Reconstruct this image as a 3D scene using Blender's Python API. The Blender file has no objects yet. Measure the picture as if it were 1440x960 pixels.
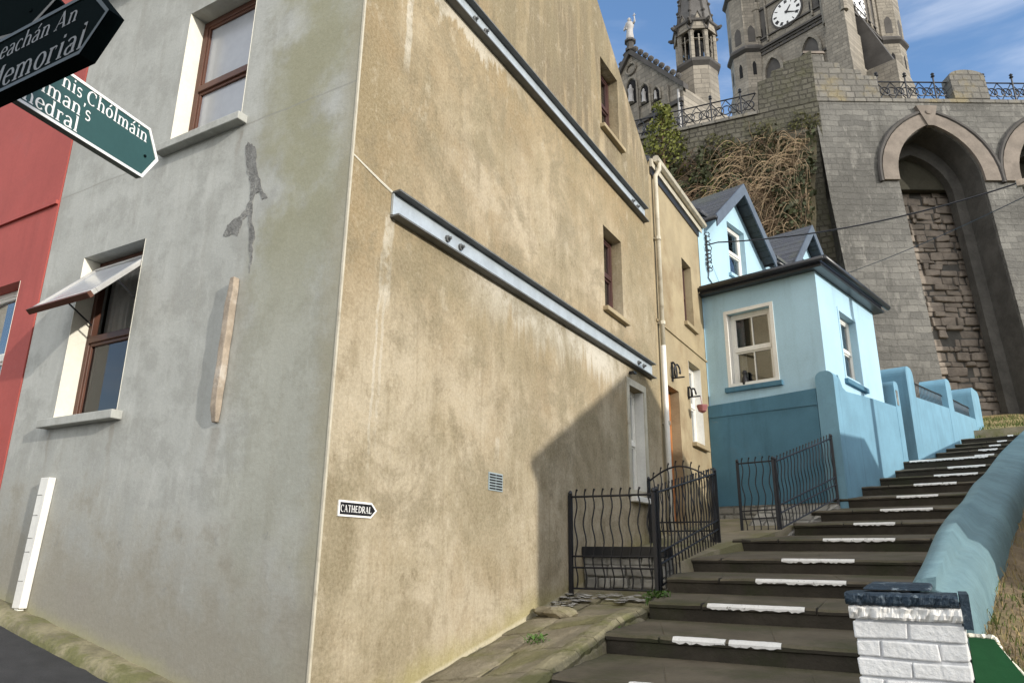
import bpy, bmesh, math, random
from mathutils import Vector, Matrix
from mathutils.geometry import tessellate_polygon
random.seed(7)
SC = bpy.context.scene
COL = SC.collection
def V3(*a): return Vector(a)

from mathutils import noise as mnoise
def nz(x,y,s=1,o=0): return mnoise.noise(Vector((x*s,y*s,o)))
# ------------------------------------------------------------------ mesh collector
class MB:
    def __init__(s): s.v = []; s.f = []
    def add(s, vs, fs):
        b = len(s.v); s.v += [Vector(x) for x in vs]; s.f += [[b + i for i in f] for f in fs]
    def hexa(s, p):  # p: 4 bottom (ccw seen from above), 4 top
        s.add(p, [(3,2,1,0),(4,5,6,7),(0,1,5,4),(1,2,6,5),(2,3,7,6),(3,0,4,7)])
    def box(s, x0,x1,y0,y1,z0,z1):
        s.hexa([(x0,y0,z0),(x1,y0,z0),(x1,y1,z0),(x0,y1,z0),(x0,y0,z1),(x1,y0,z1),(x1,y1,z1),(x0,y1,z1)])
    def fbox(s, F, u0,u1,v0,v1,n0,n1):
        P = F.p
        s.hexa([P(u0,v0,n1),P(u1,v0,n1),P(u1,v0,n0),P(u0,v0,n0),P(u0,v1,n1),P(u1,v1,n1),P(u1,v1,n0),P(u0,v1,n0)])
    def fprism(s, F, poly, n0, n1):  # poly in (u,v) ccw seen from outside, front at n1
        k = len(poly)
        tris = tessellate_polygon([[Vector((a,b,0)) for a,b in poly]])
        vs = [F.p(a,b,n1) for a,b in poly] + [F.p(a,b,n0) for a,b in poly]
        area = sum(poly[i][0]*poly[(i+1)%k][1]-poly[(i+1)%k][0]*poly[i][1] for i in range(k))
        fs = []
        for t in tris:
            a = [poly[i] for i in t]
            ar = (a[1][0]-a[0][0])*(a[2][1]-a[0][1])-(a[2][0]-a[0][0])*(a[1][1]-a[0][1])
            t = list(t) if ar > 0 else list(reversed(t))
            fs.append(t); fs.append([i+k for i in reversed(t)])
        for i in range(k):
            j = (i+1) % k
            fs.append((i, i+k, j+k, j) if area > 0 else (j, j+k, i+k, i))
        s.add(vs, fs)
    def panel(s, F, outer, holes, t, edges=False, deep=None):
        """flat wall with real openings: front at n=0, back at n=-t"""
        loops = [outer] + holes
        allp = [p for l in loops for p in l]
        tris = tessellate_polygon([[Vector((a,b,0)) for a,b in l] for l in loops])
        k = len(allp)
        vs = [F.p(a,b,0) for a,b in allp] + [F.p(a,b,-t) for a,b in allp]
        fs = []
        for tr in tris:
            a = [allp[i] for i in tr]
            ar = (a[1][0]-a[0][0])*(a[2][1]-a[0][1])-(a[2][0]-a[0][0])*(a[1][1]-a[0][1])
            if abs(ar) < 1e-9: continue
            tr = list(tr) if ar > 0 else list(reversed(tr))
            fs.append(tr); fs.append([i+k for i in reversed(tr)])
        o = 0
        for li, l in enumerate(loops):
            n = len(l)
            if li > 0 or edges:
                area = sum(l[i][0]*l[(i+1)%n][1]-l[(i+1)%n][0]*l[i][1] for i in range(n))
                for i in range(n):
                    a, b = o+i, o+(i+1)%n
                    q = (a, a+k, b+k, b)
                    if (area > 0) != (li == 0): q = tuple(reversed(q))
                    fs.append(q)
            o += n
        s.add(vs, fs)
    def tube(s, pts, r, n=6, cap=True):
        pts = [Vector(p) for p in pts]
        rs = r if isinstance(r, (list, tuple)) else [r]*len(pts)
        rings = []
        up = None
        for i, p in enumerate(pts):
            d = (pts[min(i+1,len(pts)-1)] - pts[max(i-1,0)])
            if d.length < 1e-9: d = Vector((0,0,1))
            d.normalize()
            if up is None:
                up = Vector((0,0,1)) if abs(d.z) < .9 else Vector((1,0,0))
            a = d.cross(up)
            if a.length < 1e-5: a = d.orthogonal()
            a.normalize(); b = a.cross(d); up = b
            rings.append([p + a*math.cos(2*math.pi*k/n)*rs[i] + b*math.sin(2*math.pi*k/n)*rs[i] for k in range(n)])
        vs = [q for rg in rings for q in rg]; fs = []
        for i in range(len(rings)-1):
            for k in range(n):
                fs.append((i*n+k, i*n+(k+1)%n, (i+1)*n+(k+1)%n, (i+1)*n+k))
        if cap:
            fs.append(tuple(reversed(range(n)))); fs.append(tuple((len(rings)-1)*n+k for k in range(n)))
        s.add(vs, fs)
    def lathe(s, c, prof, n=16, sx=1, ph=0):
        c = Vector(c); vs = []; fs = []
        for r, z in prof:
            for k in range(n):
                a = 2*math.pi*k/n+ph; vs.append(c + Vector((r*math.cos(a)*sx, r*math.sin(a), z)))
        for i in range(len(prof)-1):
            for k in range(n): fs.append((i*n+k, i*n+(k+1)%n, (i+1)*n+(k+1)%n, (i+1)*n+k))
        fs.append(tuple(reversed(range(n)))); fs.append(tuple((len(prof)-1)*n+k for k in range(n)))
        s.add(vs, fs)
    def build(s, name, mat, parent=None, smooth=False, bevel=0, seg=2):
        off = Vector((0,0,0)); q = parent
        while q is not None: off += q.location; q = q.parent
        me = bpy.data.meshes.new(name)
        me.from_pydata([tuple(v-off) for v in s.v], [], s.f)
        me.validate(); me.update()
        if mat: me.materials.append(mat)
        if smooth:
            for p in me.polygons: p.use_smooth = True
        o = bpy.data.objects.new(name, me); COL.objects.link(o)
        if parent is not None: o.parent = parent
        if bevel:
            m = o.modifiers.new('Bevel','BEVEL'); m.width = bevel; m.segments = seg; m.limit_method = 'ANGLE'; m.angle_limit = .6
        return o

class Frame:
    def __init__(s, o, U, V, N): s.o=Vector(o); s.U=Vector(U); s.V=Vector(V); s.N=Vector(N)
    def p(s, u, v, n=0): return s.o + s.U*u + s.V*v + s.N*n
Zv = Vector((0,0,1))
def wallframe(o, U):
    U = Vector(U).normalized(); return Frame(o, U, Zv, U.cross(Zv))

def tag(o, label, cat, group=None, kind=None):
    if label: o['label'] = label
    if cat: o['category'] = cat
    if group: o['group'] = group
    if kind: o['kind'] = kind
    return o
def thing(name, label, cat, loc, group=None):
    o = bpy.data.objects.new(name, None); COL.objects.link(o); o.location = loc
    o.empty_display_size = .2
    return tag(o, label, cat, group)
def struct(o): o['kind'] = 'structure'; return o
def dup_mesh(o, parent, offset):
    c = o.copy(); COL.objects.link(c); c.parent = parent; c.location = o.location + Vector(offset); return c

# ------------------------------------------------------------------ materials
class NT:
    def __init__(s, name):
        s.m = bpy.data.materials.new(name); s.m.use_nodes = True
        s.t = s.m.node_tree; s.n = s.t.nodes; s.l = s.t.links
        s.b = s.n['Principled BSDF']; s.pos = s.n.new('ShaderNodeNewGeometry').outputs['Position']
    def k(s, typ, **kw):
        n = s.n.new(typ)
        for a, b in kw.items(): setattr(n, a, b)
        return n
    def ln(s, a, b): s.l.new(a, b)
    def setin(s, sock, v):
        if hasattr(v, 'is_output'): s.ln(v, sock)
        else: sock.default_value = v
    def noise(s, scale, detail=6, rough=.6, vec=None, sc=(1,1,1), off=(0,0,0), dist=0):
        mp = s.k('ShaderNodeMapping'); mp.inputs['Scale'].default_value = sc; mp.inputs['Location'].default_value = off
        s.ln(vec or s.pos, mp.inputs['Vector'])
        n = s.k('ShaderNodeTexNoise'); n.inputs['Scale'].default_value = scale; n.inputs['Detail'].default_value = detail
        n.inputs['Roughness'].default_value = rough; n.inputs['Distortion'].default_value = dist
        s.ln(mp.outputs[0], n.inputs['Vector']); return n.outputs['Fac']
    def ramp(s, v, a, b, lo=0., hi=1.):
        n = s.k('ShaderNodeMapRange'); n.interpolation_type = 'SMOOTHSTEP'
        s.setin(n.inputs['Value'], v); n.inputs['From Min'].default_value = a; n.inputs['From Max'].default_value = b
        n.inputs['To Min'].default_value = lo; n.inputs['To Max'].default_value = hi; return n.outputs['Result']
    def lin(s, v, a, b, lo=0., hi=1.):
        n = s.k('ShaderNodeMapRange')
        s.setin(n.inputs['Value'], v); n.inputs['From Min'].default_value = a; n.inputs['From Max'].default_value = b
        n.inputs['To Min'].default_value = lo; n.inputs['To Max'].default_value = hi; return n.outputs['Result']
    def math(s, op, a, b=0.):
        n = s.k('ShaderNodeMath', operation=op); s.setin(n.inputs[0], a); s.setin(n.inputs[1], b); return n.outputs[0]
    def mix(s, f, a, b, mode='MIX'):
        n = s.k('ShaderNodeMix', data_type='RGBA', blend_type=mode)
        s.setin(n.inputs[0], f)
        for sock, c in ((n.inputs[6], a), (n.inputs[7], b)):
            if isinstance(c, tuple): sock.default_value = (*c[:3], 1)
            else: s.ln(c, sock)
        return n.outputs[2]
    def xyz(s):
        n = s.k('ShaderNodeSeparateXYZ'); s.ln(s.pos, n.inputs[0]); return n.outputs
    def uvz(s, U):
        d = s.k('ShaderNodeVectorMath', operation='DOT_PRODUCT'); s.ln(s.pos, d.inputs[0]); d.inputs[1].default_value = U
        z = s.xyz()[2]; c = s.k('ShaderNodeCombineXYZ'); s.ln(d.outputs['Value'], c.inputs[0]); s.ln(z, c.inputs[1])
        return c.outputs[0]
    def bump(s, h, strength=.3, dist=.02):
        n = s.k('ShaderNodeBump'); n.inputs['Strength'].default_value = strength; n.inputs['Distance'].default_value = dist
        s.ln(h, n.inputs['Height']); s.ln(n.outputs[0], s.b.inputs['Normal'])
    def out(s, col, rough=.8, metal=0., spec=.3):
        s.setin(s.b.inputs['Base Color'], (*col[:3],1) if isinstance(col, tuple) else col)
        s.setin(s.b.inputs['Roughness'], rough); s.b.inputs['Metallic'].default_value = metal
        s.b.inputs['Specular IOR Level'].default_value = spec
        return s.m

def dark(c, f): return tuple(x*f for x in c)
def plain(name, c, rough=.7, var=.25, scale=2., fine=30., bump=.15, dist=.01, metal=0., spec=.3, tint=None, tscale=.8, tlo=.5, thi=.75, grime=0):
    t = NT(name)
    a = t.ramp(t.noise(scale), .3, .7)
    col = t.mix(a, dark(c, 1-var), dark(c, 1+var*.6))
    if tint: col = t.mix(t.ramp(t.noise(tscale, 8, .65, off=(7,3,1)), tlo, thi), col, tint)
    if grime:
        col = t.mix(t.math('MULTIPLY', t.ramp(t.noise(1.6, 8, .68, sc=(2.2,2.2,.22)), .50, .72), grime), col, dark(c,.45))
        col = t.mix(t.math('MULTIPLY', t.ramp(t.noise(2.3, 8, .7, off=(4,8,1)), .54, .72), grime*.8), col, tuple(x*.55+.05 for x in c))
        col = t.mix(t.math('MULTIPLY', t.ramp(t.noise(5, 9, .75, off=(1,8,5)), .62, .68), grime*.7), col, (.24,.23,.20))
    f = t.noise(fine, 4)
    col = t.mix(.25, col, t.mix(f, dark(c,.5), dark(c,1.5)))
    if bump: t.bump(f, bump, dist)
    return t.out(col, rough, metal, spec)

def m_tan():
    t = NT('ochre_render'); x, y, z = t.xyz()
    n1 = t.noise(.7, 8, .62); n2 = t.noise(2.6, 8, .65, off=(3,1,2)); st = t.noise(1.3, 6, .6, sc=(1,3.2,.35)); fi = t.noise(34, 5, .7)
    n3 = t.noise(1.5, 9, .7, off=(9,2,6), dist=.4)
    col = t.mix(t.ramp(n1, .40, .62), (.40,.325,.212), (.275,.207,.117))
    # paler, washed lower storey
    low = t.math('MULTIPLY', t.ramp(t.math('ADD', z, t.math('MULTIPLY', n1, 3.0)), 5.6, 3.4), t.ramp(n3, .30, .58, .35, .95))
    col = t.mix(low, col, (.48,.422,.318))
    # pale wash between the two beams
    mid = t.math('MULTIPLY', t.ramp(z, 4.15, 4.8), t.ramp(t.math('ADD', z, t.math('MULTIPLY', n2, 1.8)), 7.0, 5.6))
    mid = t.math('MULTIPLY', t.math('MULTIPLY', mid, t.ramp(n3, .36, .56, .2, .9)), t.ramp(t.math('ADD', y, n2), 1.1, 2.4))
    col = t.mix(mid, col, (.48,.412,.306))
    # ochre halo left under each beam
    for zb in (3.93, 6.65):
        d = t.math('SUBTRACT', zb, z)
        m = t.math('MULTIPLY', t.ramp(d, .0, .08), t.ramp(t.math('ADD', d, t.math('MULTIPLY', n2, .7)), 1.15, .45))
        col = t.mix(t.math('MULTIPLY', m, .55), col, (.322,.238,.125))
    # brown blotches
    col = t.mix(t.math('MULTIPLY', t.ramp(n3, .50, .64), .55), col, (.222,.18,.108))
    # dirty mottling in the gable
    top = t.math('MULTIPLY', t.ramp(z, 6.6, 7.2), t.ramp(st, .40, .56))
    col = t.mix(t.math('MULTIPLY', top, .85), col, (.11,.09,.06))
    # rain streaks
    col = t.mix(t.math('MULTIPLY', t.ramp(t.noise(2.2, 7, .7, sc=(1,4,.22), off=(0,5,0)), .50, .70), .45), col, (.19,.15,.09))
    col = t.mix(t.math('MULTIPLY', t.ramp(t.noise(2.6, 7, .7, sc=(1,4,.2), off=(0,9,3)), .55, .75), .4), col, (.47,.41,.31))
    # golden band beside the corner
    col = t.mix(t.math('MULTIPLY', t.ramp(t.math('ADD', y, t.math('MULTIPLY', n2, .5)), .95, .45), t.math('MULTIPLY', t.ramp(z, 2.2, 4.5), .75)), col, (.245,.178,.09))
    # lime runs below the lower beam
    sk = t.noise(1., 7, .75, sc=(1,8,.18), off=(0,2,0)); sk2 = t.noise(1.7, 5, .6, sc=(1,1,.0), off=(0,7,0)); br = t.noise(7, 6, .75, sc=(1,1,.5))
    dep = t.lin(z, 3.92, 3.15, 0., 1.)
    rng = t.math('MULTIPLY', t.ramp(y, .9, 2.6), t.ramp(y, 6.6, 4.9))
    m = t.math('ADD', t.math('SUBTRACT', t.math('ADD', sk, t.math('MULTIPLY', sk2, .55)), t.math('MULTIPLY', dep, .55)), t.math('MULTIPLY', t.math('SUBTRACT', br, .5), .35))
    m = t.math('MULTIPLY', t.math('MULTIPLY', t.ramp(m, .36, .62), t.ramp(dep, 1.05, .15)), t.math('MULTIPLY', t.ramp(z, 3.95, 3.9), rng))
    col = t.mix(t.math('MULTIPLY', m, .9), col, (.66,.63,.55))
    # lime runs below the upper beam
    dep = t.lin(z, 6.66, 6.2, 0., 1.)
    m = t.ramp(t.math('SUBTRACT', t.noise(1., 5, .7, sc=(1,5,1.5)), t.math('MULTIPLY', dep, .4)), .28, .38)
    m = t.math('MULTIPLY', m, t.math('MULTIPLY', t.ramp(z, 6.67, 6.64), t.ramp(y, 3.4, 1.6)))
    col = t.mix(t.math('MULTIPLY', m, .8), col, (.60,.56,.47))
    # old pipe scars: pale vertical lines
    wob = t.math('MULTIPLY', t.math('SUBTRACT', t.noise(1.6, 5, .6, sc=(0,0,1)), .5), .16)
    for (yc, hw, z0, z1, k) in ((.60,.055,5.35,7.5,.85), (.50,.075,3.05,3.98,.8), (.43,.018,1.7,3.6,.7), (.50,.02,1.9,3.4,.5), (2.32,.05,1.98,2.35,.5)):
        d = t.math('ABSOLUTE', t.math('SUBTRACT', t.math('ADD', y, wob), yc))
        m = t.math('MULTIPLY', t.ramp(d, hw, hw*.6), t.math('MULTIPLY', t.ramp(z, z0, z0+.25), t.ramp(z, z1, z1-.04)))
        m = t.math('MULTIPLY', m, t.ramp(t.noise(9, 5, .7, sc=(1,1,.6)), .36, .5))
        col = t.mix(t.math('MULTIPLY', m, k), col, (.58,.54,.45))
    gr = t.noise(1.1, 10, .75, off=(2,14,8), dist=.5)
    col = t.mix(t.math('MULTIPLY', t.ramp(gr, .48, .62), .65), col, (.185,.16,.102))
    gr = t.noise(.5, 8, .65, off=(2,4,18))
    col = t.mix(t.math('MULTIPLY', t.ramp(gr, .44, .58), .5), col, (.235,.20,.12))
    n4 = t.noise(4.5, 9, .78, off=(6,1,3), sc=(1,1,.7))
    col = t.mix(t.math('MULTIPLY', t.ramp(n4, .50, .66), t.ramp(gr, .36, .56, .25, .75)), col, (.19,.155,.095))
    col = t.mix(t.math('MULTIPLY', t.ramp(n4, .46, .34), .35), col, (.56,.50,.39))
    # damp green foot
    g = t.math('SUBTRACT', z, t.math('MULTIPLY', y, .21))
    m = t.math('MULTIPLY', t.ramp(t.math('ADD', g, t.math('MULTIPLY', n2, .5)), .55, .2), .6)
    col = t.mix(m, col, (.34,.31,.11))
    m = t.ramp(g, .05, .01); col = t.mix(t.math('MULTIPLY', m, .7), col, (.6,.56,.42))
    col = t.mix(t.math('MULTIPLY', t.ramp(t.noise(60, 2, .5), .62, .75), .25), col, (.16,.11,.06))
    col = t.mix(.20, col, t.mix(t.ramp(fi,.3,.7), (.15,.115,.07), (.58,.49,.35)))
    t.bump(t.math('ADD', fi, t.math('MULTIPLY', n2, 2.)), .6, .014)
    return t.out(col, .92, 0, .12)

def m_grey():
    t = NT('grey_painted_render'); x, y, z = t.xyz()
    n1 = t.noise(.8, 8, .6); n2 = t.noise(2.4, 8, .68, off=(2,5,1)); fi = t.noise(28, 5, .65)
    st = t.noise(1.7, 7, .65, sc=(3.,1,.3))
    col = t.mix(t.ramp(n1, .3, .7), (.325,.335,.31), (.415,.425,.395))
    col = t.mix(t.math('MULTIPLY', t.ramp(n2, .45, .60), .8), col, (.275,.28,.255))
    col = t.mix(t.math('MULTIPLY', t.ramp(st, .48, .68), .4), col, (.255,.25,.215))
    col = t.mix(t.math('MULTIPLY', t.ramp(t.noise(3, 8, .7, sc=(2,1,.5), off=(4,0,2)), .52, .70), .6), col, (.47,.48,.45))
    # green algae by the corner and under the crease
    m = t.math('MULTIPLY', t.ramp(t.math('SUBTRACT', t.math('ADD', t.math('MULTIPLY', n2, .9), 0), t.math('ABSOLUTE', t.math('ADD', x, .55))), -.35, .25), t.ramp(t.noise(1.1, 6, .6, off=(1,1,9)), .36, .56))
    m = t.math('MULTIPLY', m, t.ramp(z, 2.4, 4.2, .35, 1.))
    col = t.mix(t.math('MULTIPLY', m, .8), col, (.225,.215,.10))
    m = t.math('MULTIPLY', t.ramp(t.math('ADD', x, t.math('MULTIPLY', n2, .3)), -.12, .12), .7)
    col = t.mix(m, col, (.26,.235,.14))
    # brown foot
    g = t.math('ADD', z, t.math('MULTIPLY', x, .19))
    m = t.ramp(t.math('ADD', g, t.math('MULTIPLY', n2, 3.4)), 3.2, 1.9)
    col = t.mix(t.math('MULTIPLY', m, .85), col, (.20,.178,.125))
    m = t.ramp(t.math('ADD', g, t.math('MULTIPLY', n2, .25)), .3, .1)
    col = t.mix(t.math('MULTIPLY', m, .7), col, (.30,.28,.10))
    # stain below windows and plank, dark dabs
    for (xc, zt, w, h) in ((-2.62,2.3,.05,.6), (-1.25,2.15,.10,.55), (-3.62,2.3,.03,.5), (-1.43,4.9,.04,.4), (-2.7,.95,.25,.5)):
        wv = t.math('MULTIPLY', t.math('SUBTRACT', n2, .5), .25)
        d = t.math('ABSOLUTE', t.math('SUBTRACT', t.math('ADD', x, wv), xc))
        m = t.math('MULTIPLY', t.ramp(d, w, w*.3), t.math('MULTIPLY', t.ramp(z, zt-h, zt), t.ramp(z, zt+.03, zt)))
        col = t.mix(t.math('MULTIPLY', m, .6), col, (.22,.20,.16))
    m = t.math('MULTIPLY', t.ramp(t.noise(5, 7, .75, off=(0,0,4)), .60, .68), t.ramp(z, 2.2, 1.2))
    col = t.mix(t.math('MULTIPLY', m, .6), col, (.17,.17,.16))
    # horizontal day joint of the render
    wob = t.math('MULTIPLY', t.math('SUBTRACT', t.noise(1.5, 4, .6, sc=(1,1,0)), .5), .06)
    d = t.math('ABSOLUTE', t.math('SUBTRACT', t.math('ADD', z, wob), 4.96))
    col = t.mix(t.math('MULTIPLY', t.ramp(d, .014, .004), .6), col, (.2,.2,.17))
    col = t.mix(.18, col, t.mix(fi, (.25,.25,.24), (.75,.75,.72)))
    t.bump(t.math('ADD', fi, t.math('MULTIPLY', n2, 3.)), .25, .01)
    return t.out(col, .8, 0, .25)

def m_stone(name, U, bw, bh, c1, c2, mortar, msize=.012, stain=(.12,.115,.10), st=.6, bumpk=.5, moss=None, warp=.05, lime=0):
    t = NT(name)
    uv = t.uvz(U)
    w = t.k('ShaderNodeTexNoise'); w.inputs['Scale'].default_value = 1.2; w.inputs['Detail'].default_value = 4; t.ln(t.pos, w.inputs['Vector'])
    ad = t.k('ShaderNodeVectorMath', operation='MULTIPLY_ADD'); t.ln(w.outputs['Color'], ad.inputs[0]); ad.inputs[1].default_value = (warp*2,warp*2,0); t.ln(uv, ad.inputs[2])
    b = t.k('ShaderNodeTexBrick'); b.offset = .5; b.offset_frequency = 2; b.squash = .7; b.squash_frequency = 3
    b.inputs['Scale'].default_value = 1; b.inputs['Brick Width'].default_value = bw; b.inputs['Row Height'].default_value = bh
    b.inputs['Mortar Size'].default_value = msize; b.inputs['Mortar Smooth'].default_value = .3; b.inputs['Bias'].default_value = 0
    b.inputs['Color1'].default_value = (*c1,1); b.inputs['Color2'].default_value = (*c2,1); b.inputs['Mortar'].default_value = (*mortar,1)
    t.ln(ad.outputs[0], b.inputs['Vector'])
    col = b.outputs['Color']
    n1 = t.noise(.35, 8, .65); n2 = t.noise(3, 8, .65); fi = t.noise(14, 6, .7); stk = t.noise(.9, 7, .65, sc=(2,2,.25))
    col = t.mix(t.math('MULTIPLY', t.ramp(n1, .42, .68), st), col, stain)
    col = t.mix(t.math('MULTIPLY', t.ramp(stk, .5, .72), st), col, stain)
    col = t.mix(t.math('MULTIPLY', t.ramp(n2, .56, .76), .4), col, dark(c1, 1.5))
    if lime:
        col = t.mix(t.math('MULTIPLY', t.ramp(t.noise(1.1, 8, .72, sc=(1.6,1.6,.5), off=(5,1,7)), .56, .68), lime), col, (.40,.385,.35))
        col = t.mix(t.math('MULTIPLY', t.ramp(t.noise(.5, 6, .6, off=(2,9,7)), .5, .66), .5), col, (.085,.083,.078))
    if moss: col = t.mix(t.math('MULTIPLY', t.ramp(t.noise(.8, 8, .7, off=(3,3,3)), .5, .68), .8), col, moss)
    col = t.mix(.35, col, t.mix(fi, dark(c1,.35), dark(c1,1.6)))
    h = t.math('ADD', t.math('MULTIPLY', b.outputs['Fac'], -1.2), t.math('ADD', fi, n2))
    t.bump(h, bumpk, .05)
    return t.out(col, .9, 0, .2)

def m_glass(name, c, rough=.06, var=.3):
    t = NT(name); n = t.ramp(t.noise(.9, 2, .4, sc=(2,2,.7)), .3, .7)
    t.bump(t.noise(1.3, 2, .4), .05, .02)
    return t.out(t.mix(n, dark(c,1-var), dark(c,1+var)), rough, 0, .8)
def m_clear(name, tintc=(.80,.83,.84), boost=.10):
    t = NT(name); tr = t.k('ShaderNodeBsdfTransparent'); tr.inputs[0].default_value=(*tintc,1)
    gl = t.k('ShaderNodeBsdfGlossy'); gl.inputs['Roughness'].default_value=.04; gl.inputs['Color'].default_value=(.9,.92,.95,1)
    fr = t.k('ShaderNodeFresnel'); fr.inputs['IOR'].default_value=1.5; mx = t.k('ShaderNodeMixShader')
    bp = t.k('ShaderNodeBump'); bp.inputs['Strength'].default_value=.06; bp.inputs['Distance'].default_value=.02; t.ln(t.noise(1.6,2,.4), bp.inputs['Height']); t.ln(bp.outputs[0], gl.inputs['Normal'])
    t.ln(t.math('ADD', fr.outputs[0], boost), mx.inputs[0]); t.ln(tr.outputs[0], mx.inputs[1]); t.ln(gl.outputs[0], mx.inputs[2])
    t.ln(mx.outputs[0], t.n['Material Output'].inputs['Surface']); return t.m

M = {}
M['tan'] = m_tan(); M['grey'] = m_grey()
M['tan2'] = plain('weathered_buff_render', (.36,.295,.185), .9, .25, 1.2, 30, .3, .012, tint=(.22,.155,.085), tscale=1.1, tlo=.5, thi=.72)
M['red'] = plain('red_masonry_paint', (.37,.08,.066), .75, .12, 1., 30, .12, .006, grime=.3)
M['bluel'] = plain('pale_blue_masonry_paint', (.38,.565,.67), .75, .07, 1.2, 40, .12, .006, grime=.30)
M['blued'] = plain('shaded_blue_masonry_paint', (.07,.175,.25), .7, .14, 1.5, 40, .15, .008, tint=(.09,.21,.29), tscale=1.5, grime=.5)  # darker copy of the pier blue, with the front face's shade in its colour
M['blueg'] = plain('grey_blue_paint', (.155,.255,.285), .7, .22, 2, 22, .5, .02, tint=(.09,.165,.195), tscale=2., grime=.45)
M['navy'] = plain('dark_blue_flaking_paint', (.018,.033,.05), .6, .35, 8, 40, .5, .02, tint=(.22,.27,.30), tscale=14, tlo=.55, thi=.65)
M['white'] = plain('white_gloss_paint', (.76,.75,.70), .5, .08, 3, 30, .1, .004, grime=.25)
M['greysash'] = plain('weathered_grey_sash', (.42,.42,.41), .6, .2, 5, 30, .1, .004, grime=.4)
M['cream'] = plain('cream_painted_reveal', (.80,.77,.66), .6, .1, 2.5, 30, .1, .005)
M['whitedirty'] = plain('chipped_white_paint', (.74,.73,.70), .6, .12, 6, 40, .3, .01, tint=(.35,.33,.30), tscale=9, tlo=.6, thi=.72)
M['brown'] = plain('brown_window_frame', (.10,.042,.026), .45, .25, 4, 30, .05, .004)
M['redbrown'] = plain('red_brown_frame', (.065,.03,.026), .5, .25, 4, 30, .05, .004)
M['glass'] = m_clear('window_glass')
M['frost'] = plain('hazy_window_glass', (.34,.36,.39), .22, .12, 1.5, 8, .02, .003, spec=.6)
M['blind'] = plain('pale_net_curtain', (.55,.54,.50), .9, .15, 2, 20, .1, .01)
M['drape'] = plain('drawn_brown_curtain', (.30,.25,.18), .9, .3, 3, 20, .1, .01)
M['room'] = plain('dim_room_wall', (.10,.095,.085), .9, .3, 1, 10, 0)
M['glassdark'] = m_clear('clear_window_glass', (.75,.77,.77), .0)
M['glassout'] = m_glass('dark_window_glass', (.045,.045,.045), .05)
M['glasswarm'] = M['glass']
M['slate'] = m_stone('roof_slate', (0.2,.98,0), .28, .2, (.10,.105,.12), (.07,.075,.085), (.025,.025,.03), .012, (.12,.13,.07), .5, .5)
M['fascia'] = plain('black_fascia_paint', (.018,.020,.024), .35, .3, 3, 30, .08, .005, spec=.5)
M['barge'] = plain('slate_blue_bargeboard', (.10,.125,.16), .5, .2, 3, 30, .08, .005)
M['gutter'] = plain('cream_gutter_paint', (.52,.48,.38), .5, .2, 4, 30, .12, .005, tint=(.2,.16,.1), tscale=4)
M['steel'] = plain('galvanised_steel', (.50,.55,.58), .5, .15, 5, 60, .08, .003, metal=.35, spec=.5)
M['steeldark'] = plain('dull_grey_flange', (.13,.135,.135), .6, .3, 5, 50, .1, .004)
M['iron'] = plain('black_painted_iron', (.012,.013,.017), .42, .3, 12, 60, .15, .004, spec=.5)
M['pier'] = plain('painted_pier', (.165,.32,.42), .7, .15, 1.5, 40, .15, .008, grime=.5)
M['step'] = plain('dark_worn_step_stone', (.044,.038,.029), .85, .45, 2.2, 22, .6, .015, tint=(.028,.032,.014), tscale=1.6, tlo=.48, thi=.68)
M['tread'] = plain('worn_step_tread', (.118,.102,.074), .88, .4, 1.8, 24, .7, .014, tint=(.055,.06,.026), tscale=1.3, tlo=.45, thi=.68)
M['mark'] = plain('worn_white_line_paint', (.76,.76,.74), .75, .1, 10, 60, .3, .006, tint=(.16,.15,.125), tscale=18, tlo=.585, thi=.66)
M['path'] = plain('mossy_flagstones', (.25,.22,.155), .88, .35, 2.2, 26, .7, .02, tint=(.15,.145,.06), tscale=1.4, tlo=.45, thi=.62)
M['kerb'] = plain('mossy_kerb', (.21,.19,.12), .9, .45, 3., 24, .8, .02, tint=(.11,.115,.04), tscale=3, tlo=.45, thi=.6)
M['lime'] = plain('spilled_mortar', (.42,.41,.38), .9, .4, 9, 30, .7, .02, tint=(.12,.11,.09), tscale=7, tlo=.5, thi=.6)
M['asphalt'] = plain('asphalt', (.040,.041,.043), .85, .3, 4, 70, .6, .01, tint=(.06,.06,.06), tscale=2)
M['wood'] = plain('bleached_timber', (.36,.30,.235), .8, .35, 9, 40, .5, .01, tint=(.56,.52,.46), tscale=6, grime=.6)
M['brick'] = plain('white_painted_brick', (.70,.705,.70), .65, .08, 5, 38, .6, .010, tint=(.46,.44,.41), tscale=7, tlo=.6, thi=.74, grime=.25)
M['joint'] = plain('white_painted_mortar', (.55,.56,.58), .8, .1, 6, 40, .4, .01)
M['greenp'] = plain('dark_green_paint', (.012,.085,.028), .5, .25, 2, 30, .2, .008)
M['signg'] = plain('sign_green_enamel', (.028,.078,.070), .35, .08, 2, 30, .03, .002, spec=.5)
M['signd'] = plain('shaded_green_enamel', (.004,.008,.009), .9, .1, 2, 30, .03, .002, spec=.02)  # near-black copy of the sign enamel; the unlit face's shade is in the colour
M['signw'] = plain('sign_white_enamel', (.85,.85,.83), .4, .03, 3, 30, 0)
M['signgrey'] = plain('shaded_sign_lettering', (.17,.18,.185), .5, .1, 3, 30, 0)  # white lettering greyed in colour to stand for shade on the unlit sign
M['black'] = plain('black_enamel', (.014,.014,.016), .4, .1, 3, 30, 0)
M['orange'] = plain('varnished_orange_door', (.42,.16,.05), .4, .25, 3, 30, .1, .004)
M['terra'] = plain('terracotta', (.45,.22,.10), .8, .2, 5, 30, .2, .01)
M['cath'] = m_stone('cathedral_granite', (.94,-.342,0), 1.1, .55, (.33,.30,.25), (.17,.155,.13), (.11,.10,.088), .03, (.10,.094,.082), .7, .8)
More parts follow.
